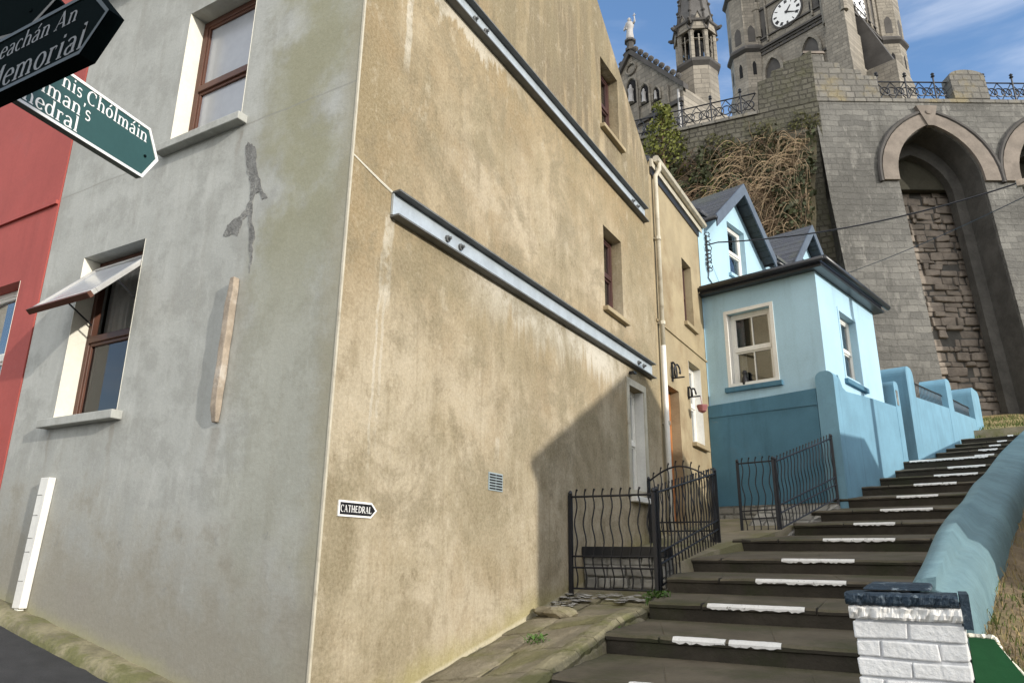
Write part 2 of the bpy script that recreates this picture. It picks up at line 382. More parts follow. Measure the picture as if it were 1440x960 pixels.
M['cathd'] = plain('cathedral_dark_moulding', (.085,.08,.075), .9, .3, .6, 6, .3, .1)
M['cathslate'] = plain('spire_stone', (.12,.115,.11), .85, .3, .8, 6, .4, .1)
M['statue'] = plain('pale_statue_stone', (.42,.41,.40), .8, .2, 2, 8, .3, .05)
M['void'] = plain('unlit_opening', (.012,.012,.013), .9, .2, 2, 10, 0)
RT = Vector((.8654,.5011,0)); FW = Vector((-.5011,.8654,0))
M['ret'] = m_stone('limestone_ashlar', tuple(RT), .78, .31, (.225,.22,.20), (.085,.084,.08), (.08,.078,.074), .010, (.045,.044,.041), 1., 1., warp=.10, lime=.55)
M['retp'] = m_stone('parapet_stone', tuple(RT), .62, .36, (.235,.225,.20), (.135,.13,.118), (.045,.043,.04), .035, (.09,.087,.078), .65, 1., moss=(.25,.2,.09))
M['retl'] = m_stone('mossy_rubble', (.994,.106,0), .46, .27, (.15,.142,.115), (.08,.076,.062), (.03,.028,.025), .04, (.06,.06,.035), .8, 1., moss=(.075,.078,.028), warp=.13)
M['sand'] = plain('sandstone_arch', (.20,.172,.145), .85, .3, 1.5, 12, .4, .02, tint=(.135,.12,.10), tscale=.9)
M['rubble'] = plain('pink_rubble_stone', (.25,.215,.18), .9, .5, 1.1, 9, .8, .04, tint=(.13,.115,.10), tscale=1.2)
M['niche'] = plain('dark_olive_plaster', (.055,.052,.038), .9, .35, 1., 8, .5, .03)  # dark olive tone for the upper part of the arch recesses
M['nichedark'] = plain('shade_dark_stone', (.085,.082,.075), .9, .4, 1., 8, .5, .03)  # darkened wall stone: shade of recesses and buttress flank put into the colour
M['earth'] = plain('dark_earth', (.050,.042,.022), .95, .4, .8, 8, .8, .08, tint=(.045,.055,.018), tscale=.6)
M['drygrass'] = plain('dry_grass', (.30,.23,.11), .9, .35, 2.5, 12, .3, .01, tint=(.14,.17,.05), tscale=1.2)
M['bankearth'] = plain('stony_bank', (.20,.15,.09), .95, .4, 3, 16, .9, .05, tint=(.11,.12,.035), tscale=2.)
M['grassg'] = plain('grass_blades', (.10,.13,.035), .8, .35, 3, 14, 0)
M['bram'] = plain('bramble_canes', (.25,.185,.11), .8, .4, 1.2, 9, 0, tint=(.09,.06,.036), tscale=1.)
M['bramd'] = plain('dead_dark_canes', (.11,.07,.042), .9, .4, 1.2, 9, 0)
M['leafd'] = plain('dark_ivy_leaf', (.036,.044,.016), .7, .5, 1.5, 9, 0, tint=(.07,.052,.025), tscale=.9)
M['leafy'] = plain('yellow_green_leaf', (.14,.155,.03), .7, .4, 2.5, 9, 0)
M['weed'] = plain('weed_leaf', (.075,.15,.03), .7, .3, 6, 12, 0)
M['rubyard'] = m_stone('yard_rubble', (1,0,0), .34, .15, (.42,.41,.37), (.22,.21,.19), (.05,.05,.045), .02, (.07,.07,.06), .5, .9, warp=.12)
M['terr'] = plain('rough_ground', (.075,.07,.045), .95, .4, .5, 6, .5, .05, tint=(.05,.065,.02), tscale=.2)
M['crack'] = plain('exposed_dark_render', (.19,.19,.18), .9, .4, 9, 40, .8, .015, tint=(.29,.29,.27), tscale=7, tlo=.5, thi=.6)

# ------------------------------------------------------------------ shared window builder
def ring(mb, F, u0,u1,v0,v1,w,n0,n1):
    mb.fbox(F,u0,u1,v0,v0+w,n0,n1); mb.fbox(F,u0,u1,v1-w,v1,n0,n1)
    mb.fbox(F,u0,u0+w,v0+w,v1-w,n0,n1); mb.fbox(F,u1-w,u1,v0+w,v1-w,n0,n1)
def rect(u0,u1,v0,v1): return [(u0,v0),(u1,v0),(u1,v1),(u0,v1)]
def window(par, F, u0,u1,v0,v1, setb, fm, gm, fw=.06, mid=.5, bars=0, sill=None, sillmat=None, reveal=None, skip_top=False, rt=.3, cur=((0,1,'blind'),)):
    d = .003
    f = MB(); ring(f, F, u0+d,u1-d,v0+d,v1-d, fw, -setb-.07, -setb)
    vm = v0+(v1-v0)*mid
    if mid: f.fbox(F,u0+fw+d,u1-fw-d,vm-.035,vm+.035,-setb-.065,-setb+.012)
    wo = f.build('window', fm, par, bevel=.006)
    panes = [(v0+fw, vm-.035),(vm+.035, v1-fw)] if mid else [(v0+fw, v1-fw)]
    if skip_top: panes = panes[:1]
    for a,b in panes:
        p = MB(); p.fbox(F,u0+fw,u1-fw,a,b,-setb-.045,-setb-.035)
        p.build('pane', gm, wo)
        s = MB(); ring(s,F,u0+fw,u1-fw,a,b,.032,-setb-.04,-setb-.012)
        for k in range(bars):
            x = u0+fw+(u1-u0-2*fw)*(k+1)/(bars+1); s.fbox(F,x-.013,x+.013,a+.03,b-.03,-setb-.04,-setb-.016)
        s.build('sash', fm, wo, bevel=.004)
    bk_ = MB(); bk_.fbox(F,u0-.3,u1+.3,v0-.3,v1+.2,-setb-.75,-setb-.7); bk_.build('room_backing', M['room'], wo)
    for (a,b,cm) in cur:
        c = MB(); ua=u0+(u1-u0)*a; ub=u0+(u1-u0)*b; K=max(6,int((ub-ua)*34)); vs=[]
        for k in range(K+1):
            u=ua+(ub-ua)*k/K; w=.014*math.sin(u*62)+.006*math.sin(u*23+1)
            vs += [F.p(u,v0-.02,-setb-.15+w), F.p(u,v1+.02,-setb-.15+w*.7)]
        c.add(vs,[(2*k,2*k+2,2*k+3,2*k+1) for k in range(K)]); c.build('curtain', M[cm], wo)
    if sill:
        ext,h,proj = sill
        s = MB(); s.fbox(F,u0-ext,u1+ext,v0-h,v0+.006,-setb,proj); s.build('sill', sillmat or fm, wo, bevel=.008)
    if reveal:
        for a,b in ((u0-.0005,u0+.004),(u1-.004,u1+.0005)):
            r = MB(); r.fbox(F,a,b,v0+.006,v1-.004,-setb,.0025); r.build('reveal', reveal, wo)
    return wo

# ================================================================== the grey corner house
X = Vector((1,0,0)); Y = Vector((0,1,0))
FA = wallframe((0,0,0), X)          # street front (faces -Y)
FS = wallframe((0,0,0), Y)          # lane side (faces +X)
gh = thing('corner_house', 'tall corner house with grey painted front and stained ochre gable carrying two steel beams', 'house', (0,0,0))
f = MB(); W1=(-2.47,-1.43,5.05,6.66); W2=(-3.62,-2.60,2.41,4.11)
f.panel(FA, [(-4.33,-1.5),(0,-1.5),(0,7.93),(-4.33,7.93)], [rect(*W1),rect(*W2)], .3)
f.build('front_wall', M['grey'], gh)
f = MB(); S1=(5.25,5.97,7.53,8.80); S2=(5.18,5.88,4.57,5.85); S3=(5.97,6.58,2.03,3.63)
f.panel(FS, [(0,-1.5),(7.38,-1.5),(7.38,7.93),(3.69,11.15),(0,7.93)], [rect(*S1),rect(*S2),rect(*S3)], .3)
f.build('gable_wall', M['tan'], gh)
f = MB()
f.box(-4.33,-.02,7.12,7.36,-1.5,7.9); f.box(-4.60,-4.36,.3,7.1,-1.5,7.9)
f.build('rear_wall', M['tan2'], gh)
f = MB()
f.hexa([(-4.4,-.25,7.65),(-.05,-.25,7.65),(-.05,3.69,11.08),(-4.4,3.69,11.08),(-4.4,-.25,7.79),(-.05,-.25,7.79),(-.05,3.69,11.22),(-4.4,3.69,11.22)])
f.hexa([(-4.4,3.69,11.08),(-.05,3.69,11.08),(-.05,7.40,7.85),(-4.4,7.40,7.85),(-4.4,3.69,11.22),(-.05,3.69,11.22),(-.05,7.40,7.99),(-4.4,7.40,7.99)])
f.build('roof', M['slate'], gh)
f = MB(); f.box(-.014,.004,-.004,.014,.05,7.7); f.build('corner_bead', M['gutter'], gh)
silk = M['grey']
window(gh, FA, *W1, .17, M['brown'], M['frost'], fw=.07, mid=.47, sill=(.09,.075,.10), sillmat=silk, reveal=M['cream'])
w2 = window(gh, FA, *W2, .17, M['brown'], M['glassdark'], fw=.06, mid=.5, sill=(.09,.075,.10), sillmat=silk, reveal=M['cream'], skip_top=True, cur=((.02,.46,'blind'),))
# hidden-room curtain hanging behind the lower pane
# the open top-hung sash
sd = Vector((0,-.56,-.62)).normalized()
Fo = Frame((-3.11,-.045+.17,4.03), X, -sd, X.cross(-sd))
s = MB(); ring(s, Fo, -.49,.49,-.80,0,.055,-.045,0); so = s.build('window_sash', M['greysash'], gh, bevel=.006)
so['label'] = 'top-hung sash propped wide open'
s = MB(); s.fbox(Fo,-.44,.44,-.745,-.05,-.03,-.018); s.build('pane', M['frost'], so)
s = MB(); s.fbox(Fo,-.50,.50,-.845,-.803,-.05,.005); s.build('bottom_rail', M['brown'], so)
s = MB()
for u in (-.46,.46):
    a = Fo.p(u,-.5,-.05); s.tube([a,(a.x,.17,3.42)],.009,5)
s.build('stay', M['iron'], so)
for (w, fm) in ((S1,M['redbrown']),(S2,M['redbrown'])):
    window(gh, FS, *w, .16, fm, M['glass'], fw=.06, mid=.52, sill=(.08,.06,.08), sillmat=M['tan2'])
window(gh, FS, *S3, .14, M['white'], M['glass'], fw=.05, mid=.5, sill=(.06,.07,.09), sillmat=M['white'], reveal=M['white'])
f = MB(); ring(f, FS, 5.87,6.68,2.03,3.73,.1,0,.018); f.build('window_surround', M['gutter'], gh)
# steel channel beams bolted to the gable
def beam(y0,y1,z0,z1,label):
    b = MB(); b.box(.004,.022,y0,y1,z0+.022,z1-.022)
    bo = b.build('steel_beam', M['steel'], gh); bo['label'] = label
    fl = MB(); fl.box(.004,.095,y0,y1,z0,z0+.016); fl.box(.004,.095,y0,y1,z1-.016,z1); fl.build('flange', M['steeldark'], bo)
    n = MB(); n.box(.022,.027,y0,y0+.02,z0+.022,z1-.022); n.build('end_plate', M['steel'], bo)
    for q in (.14,.92):
        bl = MB(); yy = y0+(y1-y0)*q
        for k in (-.11,.11):
            bl.lathe((0,0,0),[(.0,0),(.035,0),(.035,.02),(.016,.022),(.016,.05),(0,.05)],8)
            i0 = len(bl.v)-48
            for j in range(i0,len(bl.v)):
                v = bl.v[j]; bl.v[j] = Vector((.022+v.z, yy+k+v.y, (z0+z1)/2+v.x))
        bl.build('bolt_pair', M['steeldark'], bo)
beam(.50,7.0,3.93,4.17,'lower galvanised steel beam'); beam(.9,7.0,6.65,6.91,'upper galvanised steel beam')
f = MB(); f.fbox(FS,2.15,2.41,1.81,1.98,0,.008)
vo = f.build('air_vent', plain('grey_vent_plastic',(.30,.36,.38),.5,.1,4,30,0), gh)
f = MB()
for r in range(6):
    for c in range(2): f.fbox(FS,2.165+c*.122,2.275+c*.122,1.822+r*.026,1.836+r*.026,.008,.011)
f.build('vent_slots', M['void'], vo)
f = MB(); f.fbox(FS,6.02,6.06,3.80,3.84,.0,.07); f.fbox(FS,5.98,6.10,3.80,3.83,.05,.09); f.build('bell_bracket', M['iron'], gh)
f = MB(); f.tube([FS.p(.015,4.27,.002),FS.p(.2,4.225,.003),FS.p(.36,4.19,.003),FS.p(.50,4.165,.003)],[.007,.010,.012,.012],5); f.build('lime_crease', M['cream'], gh)
# patch where the paint has come away
pat = [(-1.309, 4.741), (-1.276, 4.768), (-1.223, 4.722), (-1.167, 4.662), (-1.139, 4.54), (-1.111, 4.426), (-1.06, 4.329), (-1.015, 4.206), (-0.941, 4.126), (-0.991, 4.112), (-1.058, 4.204), (-1.109, 4.19), (-1.118, 4.083), (-1.095, 3.942), (-1.043, 3.837), (-1.032, 3.769), (-1.057, 3.708), (-1.028, 3.585), (-1.049, 3.448), (-1.069, 3.516), (-1.066, 3.606), (-1.092, 3.709), (-1.1, 3.81), (-1.135, 3.918), (-1.168, 4.007), (-1.201, 3.994), (-1.234, 3.921), (-1.263, 3.833), (-1.333, 3.869), (-1.375, 3.851), (-1.445, 3.88), (-1.424, 3.964), (-1.357, 4.004), (-1.26, 4.022), (-1.197, 4.075), (-1.165, 4.149), (-1.167, 4.274), (-1.215, 4.399), (-1.256, 4.481), (-1.286, 4.604)]
pp_=[]
for (a,b) in zip(pat,pat[1:]+pat[:1]):
    for q in (0,.34,.67): pp_.append((a[0]+(b[0]-a[0])*q+random.uniform(-.009,.009), a[1]+(b[1]-a[1])*q+random.uniform(-.010,.010)))
pat=pp_
f = MB(); f.fprism(FA, pat, -.01, .0035); f.build('paint_loss_patch', M['crack'], gh)
# ================================================================== red house up the street
rh = thing('red_house', 'red painted terrace house with cream window reveals at the left edge', 'house', (-6.8,0,1))
FR = wallframe((0,-.012,0), X)
R1=(-5.82,-4.80,2.45,4.08); R2=(-7.15,-6.22,8.15,9.7); R3=(-7.6,-6.6,4.9,6.6)
f = MB(); f.panel(FR, [(-9.3,-1),(-4.34,-1),(-4.34,10.6),(-9.3,10.6)], [rect(*R1),rect(*R2)], .3, True); f.build('wall', M['red'], rh)
f = MB(); f.box(-9.3,-4.62,.3,7,0,10.5); f.build('body', M['red'], rh)
f = MB(); f.fbox(FR,-9.3,-4.342,4.90,4.945,0,.03); f.build('string_course', M['red'], rh)
for r in (R1,R2): window(rh, FR, *r, .15, M['white'], M['glasswarm'], fw=.07, mid=.5, sill=(.08,.08,.08), sillmat=M['red'], reveal=M['cream'])
f = MB(); f.hexa([(-9.4,-.3,10.5),(-4.34,-.3,10.5),(-4.34,3.6,13.2),(-9.4,3.6,13.2),(-9.4,-.3,10.65),(-4.34,-.3,10.65),(-4.34,3.6,13.35),(-9.4,3.6,13.35)]); f.build('roof', M['slate'], rh)

# ================================================================== buff terrace house beyond the gable
th = thing('lane_house', 'narrow buff rendered house with cream gutter and orange door beyond the big gable', 'house', (0,9,1.5))
FT = wallframe((-.004,0,0), Y)
T1=(9.12,9.74,5.5,6.83); T2=(9.16,9.95,3.22,4.76); T3=(7.74,8.46,1.75,4.02)
f = MB(); f.panel(FT, [(7.384,-.5),(10.62,-.5),(10.62,8.04),(7.384,8.04)], [rect(*T1),rect(*T2),rect(*T3)], .3); f.build('wall', M['tan2'], th)
f = MB(); f.box(-5,-.31,10.3,10.6,0,8.0); f.box(-5,-4.7,7.4,10.3,0,8.); f.build('rear_wall', M['tan2'], th)
f = MB(); f.hexa([(-2.6,7.40,9.95),(-.02,7.40,8.06),(-.02,10.64,8.06),(-2.6,10.64,9.95),(-2.6,7.40,10.05),(.02,7.40,8.14),(.02,10.64,8.14),(-2.6,10.64,10.05)])
f.hexa([(-5,7.40,8.1),(-2.6,7.4,9.95),(-2.6,10.64,9.95),(-5,10.64,8.1),(-5,7.40,8.2),(-2.6,7.4,10.05),(-2.6,10.64,10.05),(-5,10.64,8.2)]); f.build('roof', M['slate'], th)
window(th, FT, *T1, .14, M['redbrown'], M['glassdark'], fw=.06, mid=.5, sill=(.07,.07,.07), sillmat=M['tan2'], cur=((0,1,'drape'),))
window(th, FT, *T2, .14, M['white'], M['glass'], fw=.06, mid=.5, sill=(.06,.07,.09), sillmat=M['tan2'], reveal=M['white'])
f = MB(); f.fbox(FT,7.75,8.45,1.78,3.99,-.22,-.16); do = f.build('door', M['orange'], th)
f = MB(); f.fbox(FT,7.86,8.02,2.1,2.9,-.16,-.145); f.fbox(FT,8.18,8.34,2.1,2.9,-.16,-.145); f.fbox(FT,7.86,8.02,3.05,3.8,-.16,-.145); f.fbox(FT,8.18,8.34,3.05,3.8,-.16,-.145); f.build('door_panels', M['orange'], do, bevel=.01)
f = MB(); f.fbox(FT,7.80,7.84,2.75,2.87,-.16,-.11); f.build('handle', M['steel'], do)
f = MB(); f.fbox(FT,7.39,10.6,5.02,5.06,0,.025); f.build('string_course', M['tan2'], th)
f = MB(); f.tube([(.1,7.5,8.12),(.1,10.66,8.12)],.065,8); f.box(.005,.05,7.42,10.64,7.94,8.10); f.build('gutter', M['gutter'], th)
f = MB(); f.box(.0,.02,7.42,10.62,7.80,7.94); f.build('soffit_board', M['fascia'], th)
f = MB(); f.tube([(.12,7.62,8.08),(.12,7.62,7.95),(.07,7.52,7.78),(.07,7.52,7.6),(.07,7.48,4.6)],.042,8); dp=f.build('downpipe', M['gutter'], th, smooth=True)
f = MB(); f.tube([(.07,7.48,4.6),(.07,7.46,1.6)],.044,8); f.build('lower_pipe', M['white'], dp, smooth=True)
f = MB()
for z in (6.55,5.0,3.3): f.tube([(.07,7.49,z-.03),(.07,7.49,z+.03)],.056,8); f.box(-.002,.07,7.45,7.53,z-.012,z+.012)
f.build('collar', M['gutter'], dp)
# iron scroll and hanging basket bracket
def scroll(name,label,c,r):
    t = thing(name,label,'bracket',(c[0],c[1],c[2]-r))
    f = MB(); pts=[]
    for k in range(40):
        a = k/39*2*math.pi*1.6; rr = r*(1-.62*k/39); pts.append((c[0]+.03+.12*k/39, c[1]+rr*math.sin(a), c[2]+rr*math.cos(a)))
    f.tube(pts,.016,6); f.build('scroll', M['iron'], t, smooth=True)
    f = MB(); f.box(0,.02,c[1]-.03,c[1]+.03,c[2]-r*1.25,c[2]+r); f.tube([(.0,c[1],c[2]-r*.9),(.22,c[1],c[2]-r*.9)],.014,6); f.build('wall_plate', M['iron'], t)
    return t
scroll('wall_bracket','round black iron scroll bracket over the orange door',(0,8.10,4.32),.15)
hb = scroll('basket_bracket','black iron arm holding a small pink basket beside the white window',(0,9.02,4.12),.10)
f = MB(); f.lathe((.24,9.02,3.72),[(.02,0),(.07,.03),(.10,.12),(.10,.14)],10); f.tube([(.22,9.02,4.02),(.24,9.02,3.86)],.006,4); f.build('basket', plain('faded_pink_plastic',(.30,.12,.12),.6,.2), hb)

# ================================================================== pale blue house
AN = math.radians(12)
A = Vector((math.cos(AN),-math.sin(AN),0)); B = Vector((math.sin(AN),math.cos(AN),0)); H = Vector((2.26,9.97,0))
def L(a,b,z): return H + A*a + B*b + Zv*z
bh = thing('blue_house', 'pale blue house with flat-roofed front block and two slate gables', 'house', L(-1,1.5,2.2))
FE = Frame(H, A, Zv, -B)                    # block front
FX = Frame(H, B, Zv, A)                     # block lane face
E1=(-1.80,-.92,4.42,5.93); E2=(1.12,2.12,4.52,5.92)
f = MB(); f.panel(FE, [(-2.34,1.8),(0,1.8),(0,6.42),(-2.34,6.42)], [rect(*E1)], .28); f.build('front_wall', M['bluel'], bh)
f = MB(); f.panel(FX, [(0,1.8),(3.5,1.8),(3.5,6.5),(0,6.42)], [rect(*E2)], .28); f.build('lane_wall', M['bluel'], bh)
f = MB(); f.fbox(FX,3.2,3.5,1.8,6.5,-2.3,-.29); f.build('rear_wall', M['bluel'], bh)
for F_,w in ((FE,E1),(FX,E2)):
    wo = window(bh, F_, *w, .13, M['white'], M['glasswarm'], fw=.075, mid=.5, bars=1 if F_ is FE else 0, cur=((-.05,.26,'blind'),(.8,1.05,'drape')) if F_ is FE else ((0,1,'drape'),), sill=(.13,.09,.07), sillmat=M['blued'], reveal=M['bluel'] if F_ is FX else M['white'])
    f = MB(); ring(f, F_, w[0]-.07,w[1]+.07,w[2]+.006,w[3]+.07,.07,-.0,.012); f.build('architrave', M['white'] if F_ is FE else M['bluel'], wo)
rf = MB()
def slab(mb, a0,a1,b0,b1, z00,z01, th_):
    # z at b0 / b1
    mb.hexa([L(a0,b0,z00),L(a1,b0,z00),L(a1,b1,z01),L(a0,b1,z01),L(a0,b0,z00+th_),L(a1,b0,z00+th_),L(a1,b1,z01+th_),L(a0,b1,z01+th_)])
slab(rf,-2.33,.20,-.20,3.72,6.40,6.50,.05); slab(rf,-2.33,.16,-.16,3.68,6.45,6.55,.17)
ro = rf.build('flat_roof', M['fascia'], bh, bevel=.015)
f = MB(); f.tube([L(.26,-.22,6.53),L(.26,1.4,6.57),L(.26,3.8,6.63)],.062,8); f.tube([L(-2.3,-.25,6.50),L(.26,-.25,6.53)],.05,8); f.build('gutter', M['fascia'], ro, smooth=True)
# rear gabled range
OFF=-2.3
FG = Frame(H + A*OFF, B, Zv, A)
G1=(1.47,2.38,7.40,8.72); G2=(6.0,6.9,8.1,9.35)
EA=8.30; g1c,g1h,g1z=1.85,1.42,9.55; g2c,g2h,g2z=6.40,1.50,10.15
poly=[(-.02,2),(11,2),(11,EA+.35),(g2c+g2h,EA+.35),(g2c,g2z),(g2c-g2h,EA+.35),(g2c-g2h,EA+.12),(g1c+g1h,EA),(g1c,g1z),(g1c-g1h,EA),(-.02,EA)]
f = MB(); f.panel(FG, poly, [rect(*G1),rect(*G2)], .28); f.build('gabled_wall', M['bluel'], bh)
f = MB(); f.fbox(FG,0.,.3,2,8.2,-6,-.3); f.fbox(FG,0.3,11,2,8,-6.3,-6.0); f.build('end_wall', M['bluel'], bh)
for w in (G1,G2):
    window(bh, FG, *w, .12, M['white'], M['glasswarm'], fw=.07, mid=.5, sill=(.1,.07,.07), sillmat=M['bluel'])
def gable_roof(c,h,zap,zea):
    sl=(zap-zea)/h; ov=.16; back=-3.4; fr=.30
    for sg in (-1,1):
        f = MB()
        e = (c+sg*(h+ov), zea-sl*ov+.06); ap=(c,zap+.08)
        P=FG.p
        q=[P(e[0],e[1],fr),P(ap[0],ap[1],fr),P(ap[0],ap[1],back),P(e[0],e[1],back)]
        if sg>0: q=[q[1],q[0],q[3],q[2]]
        f.hexa(q+[v+Zv*.09 for v in q]); r=f.build('gable_roof', M['slate'], bh)
        f = MB(); bw=.20
        q=[P(e[0],e[1]-bw+.03,fr+.004),P(ap[0],ap[1]-bw,fr+.004),P(ap[0],ap[1]-bw,fr+.034),P(e[0],e[1]-bw+.03,fr+.034)]
        q=[q[3],q[2],q[1],q[0]]
        if sg>0: q=[q[1],q[0],q[3],q[2]]
        f.hexa(q+[v+Zv*(bw+.09) for v in q]); f.build('bargeboard', M['barge'], r)
        f = MB(); f.tube([P(e[0]+sg*.05,e[1]+.02,fr+.05),P(e[0]+sg*.05,e[1]+.02,back)],.055,8); f.build('gutter', M['fascia'], r, smooth=True)
gable_roof(g1c,g1h,g1z,EA); gable_roof(g2c,g2h,g2z,EA+.35)
f = MB()
def mroof(b0,b1,ze,nf):
    P=FG.p; k=1.55/3.32; za=ze+(.12-nf)*k
    q=[P(b0,za,nf),P(b1,za,nf),P(b1,ze+1.55,-3.2),P(b0,ze+1.55,-3.2)]; f.hexa(q+[v+Zv*.08 for v in q])
    q=[P(b0,ze+1.55,-3.2),P(b1,ze+1.55,-3.2),P(b1,ze,-6.4),P(b0,ze,-6.4)]; f.hexa(q+[v+Zv*.08 for v in q])
for a,b,z_,nf in ((-.05,.30,EA+.02,.12),(.30,3.40,EA+.02,-.4),(3.40,4.0,EA+.02,.12),(4.05,4.78,EA+.30,.12),(4.78,8.02,EA+.30,-.4),(8.02,11.1,EA+.30,.12)): mroof(a,b,z_,nf)
mr = f.build('main_roof', M['slate'], bh)
f = MB(); f.lathe(FG.p(4.0,EA+.55,-.3),[(.10,0),(.10,.2),(.13,.22),(.13,.28),(.09,.3),(.085,.6),(.12,.62),(.12,.68)],10); f.build('chimney_pot', M['terra'], mr, smooth=False)
f = MB(); f.tube([FG.p(3.45,EA-.1,.35),FG.p(4.75,EA,.35)],.05,8); f.build('eaves_gutter', M['fascia'], mr, smooth=True)
f = MB(); f.tube([FG.p(3.55,EA-.15,.30),FG.p(3.55,6.6,.30)],.04,8); f.build('downpipe', M['fascia'], bh, smooth=True)
f = MB(); f.tube([FG.p(4.6,6.6,.35),FG.p(4.6,7.6,.35)],.05,8); f.build('vent_pipe', M['white'], bh, smooth=True)
f = MB(); f.fbox(FG,3.02,3.22,7.55,7.68,0,.16); f.fbox(FG,3.08,3.12,7.6,7.9,.1,.14); f.build('lamp_bracket', M['iron'], bh)
# tangle of wires on its wall
ci = thing('cable_bracket','tangled cable bracket on the pale blue wall near the buff house gutter','cable bracket', FG.p(.33,7.2,.05))
f = MB(); f.box(*[0]*6) if False else None
f = MB(); f.tube([FG.p(.33,7.95,.02),FG.p(.33,7.1,.02)],.018,6); f.tube([FG.p(.3,7.7,.02),FG.p(.33,7.7,.3)],.014,6); f.build('bracket', M['iron'], ci)
for k in range(9):
    f = MB(); z=7.95-k*.1; r0=random.uniform(.05,.11)
    f.tube([FG.p(.33+r0*math.cos(a*.7+k),z+r0*.7*math.sin(a*.7+k),.05+.03*math.sin(a+k)) for a in range(9)],.011,5); f.build('wire_coil', M['iron'], ci, smooth=True)
f = MB(); f.tube([FG.p(.33,7.1,.03),FG.p(.30,6.95,.02),FG.p(.5,6.85,.02),FG.p(1.2,6.72,.02),FG.p(1.7,6.62,.02)],.012,5); f.build('trailing_wire', M['iron'], ci)
# figure on the window sill
fg = thing('cat_ornament','small dark sitting cat behind the lower left pane of the blue front window','ornament', L(-1.60,.05,4.5))
f = MB(); c=L(-1.55,-.0+.06,4.44)
f.lathe((c.x,c.y,c.z),[(.02,0),(.075,.01),(.08,.06),(.06,.15),(.035,.2),(.045,.23),(.05,.26),(.035,.30),(.01,.31)],12); f.build('body', M['iron'], fg, smooth=True)

# ------------------------------------------------------------------ blue boundary wall with piers
bw = thing('boundary_wall','mid blue rendered garden wall with round-topped piers climbing beside the steps','wall', L(.1,3,2.4))
def roundbox(mb, F, u0,u1,v0,v1,n0,n1,r=.16,seg=6):
    poly=[(u0,v0),(u1,v0)]
    poly+=[(u1-r+r*math.cos(a),v1-r+r*math.sin(a)) for a in [math.pi/2*k/seg for k in range(seg+1)]]
    poly+=[(u0+r-r*math.cos(a),v1-r+r*math.sin(a)) for a in [math.pi/2*(1-k/seg) for k in range(seg+1)]]
    mb.fprism(F, poly, n0, n1)
f = MB()
f.fprism(FE, [(-2.28,2.16),(-.18,2.16),(-.18,4.16),(-1.2,4.125),(-2.28,4.10)], .004,.12)
f.fbox(FE,-2.26,-.18,3.86,3.90,.12,.135)
fo = f.build('front_face', M['blued'], bh if False else bw)
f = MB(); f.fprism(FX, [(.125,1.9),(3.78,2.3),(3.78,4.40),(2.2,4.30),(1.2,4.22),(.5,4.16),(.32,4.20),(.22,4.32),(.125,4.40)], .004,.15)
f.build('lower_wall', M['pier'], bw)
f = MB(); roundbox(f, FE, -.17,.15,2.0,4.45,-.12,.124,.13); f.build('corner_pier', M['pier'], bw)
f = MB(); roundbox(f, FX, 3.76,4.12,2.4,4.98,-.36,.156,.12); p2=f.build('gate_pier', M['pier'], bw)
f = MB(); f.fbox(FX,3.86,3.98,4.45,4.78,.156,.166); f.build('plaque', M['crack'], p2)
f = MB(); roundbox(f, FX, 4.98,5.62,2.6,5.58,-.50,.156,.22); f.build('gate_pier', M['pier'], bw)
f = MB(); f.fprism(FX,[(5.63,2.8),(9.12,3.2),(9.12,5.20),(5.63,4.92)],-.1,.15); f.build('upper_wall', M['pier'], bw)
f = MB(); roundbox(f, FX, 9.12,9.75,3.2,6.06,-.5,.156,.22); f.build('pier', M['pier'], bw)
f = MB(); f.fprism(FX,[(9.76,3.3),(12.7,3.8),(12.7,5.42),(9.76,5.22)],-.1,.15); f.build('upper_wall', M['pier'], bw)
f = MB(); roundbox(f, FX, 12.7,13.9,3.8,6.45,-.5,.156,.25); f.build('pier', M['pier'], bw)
def railing_on_wall(u0,u1,z0,z1,label):
    rl = thing('wall_railing',label,'railing', FX.p(u0,z0,.02),'railings on top of the blue wall')
    sl=(z1-z0)/(u1-u0)
    f = MB(); f.tube([FX.p(u0,z0+.42,.02),FX.p(u1,z1+.36,.02)],.018,6); f.tube([FX.p(u0,z0+.04,.02),FX.p(u1,z1+.04,.02)],.014,6); f.build('rails', M['iron'], rl)
    n=int((u1-u0)/.14); proto=None
    for k in range(1,n):
        u=u0+(u1-u0)*k/n; z=z0+sl*(u-u0)
        f = MB(); f.tube([FX.p(u+.02*math.sin(q*1.6),z+.02+.38*q/6,.02) for q in range(7)],.008,4); f.build('bar', M['iron'], rl)
railing_on_wall(5.62,9.12,4.92,5.20,'low black railing on the blue wall between the tall gate pier and the middle pier')
railing_on_wall(9.75,12.7,5.22,5.42,'low black railing on the blue wall between the two uppermost piers')
gt = thing('garden_gate','narrow dark iron gate between two round-topped blue piers','gate', FX.p(4.55,3.2,-.1))
f = MB(); ring(f, FX, 4.14,4.96,3.25,4.65,.04,-.16,-.12); f.build('gate_frame', M['iron'], gt)
f = MB(); f.fbox(FX,4.19,4.91,3.29,4.61,-.146,-.136); f.build('gate_sheet', M['void'], gt)
for k in range(6):
    f = MB(); u=4.24+k*.125; f.tube([FX.p(u+.02*math.sin(q*1.5+k),3.27+1.35*q/12,-.12) for q in range(13)],.01,5); f.build('bar', M['iron'], gt)
f = MB(); f.fprism(FE,[(-2.28,1.2),(.0,1.2),(.0,2.15),(-2.28,2.155)],.02,.20); wb=f.build('stone_footing', M['rubyard'], bw)

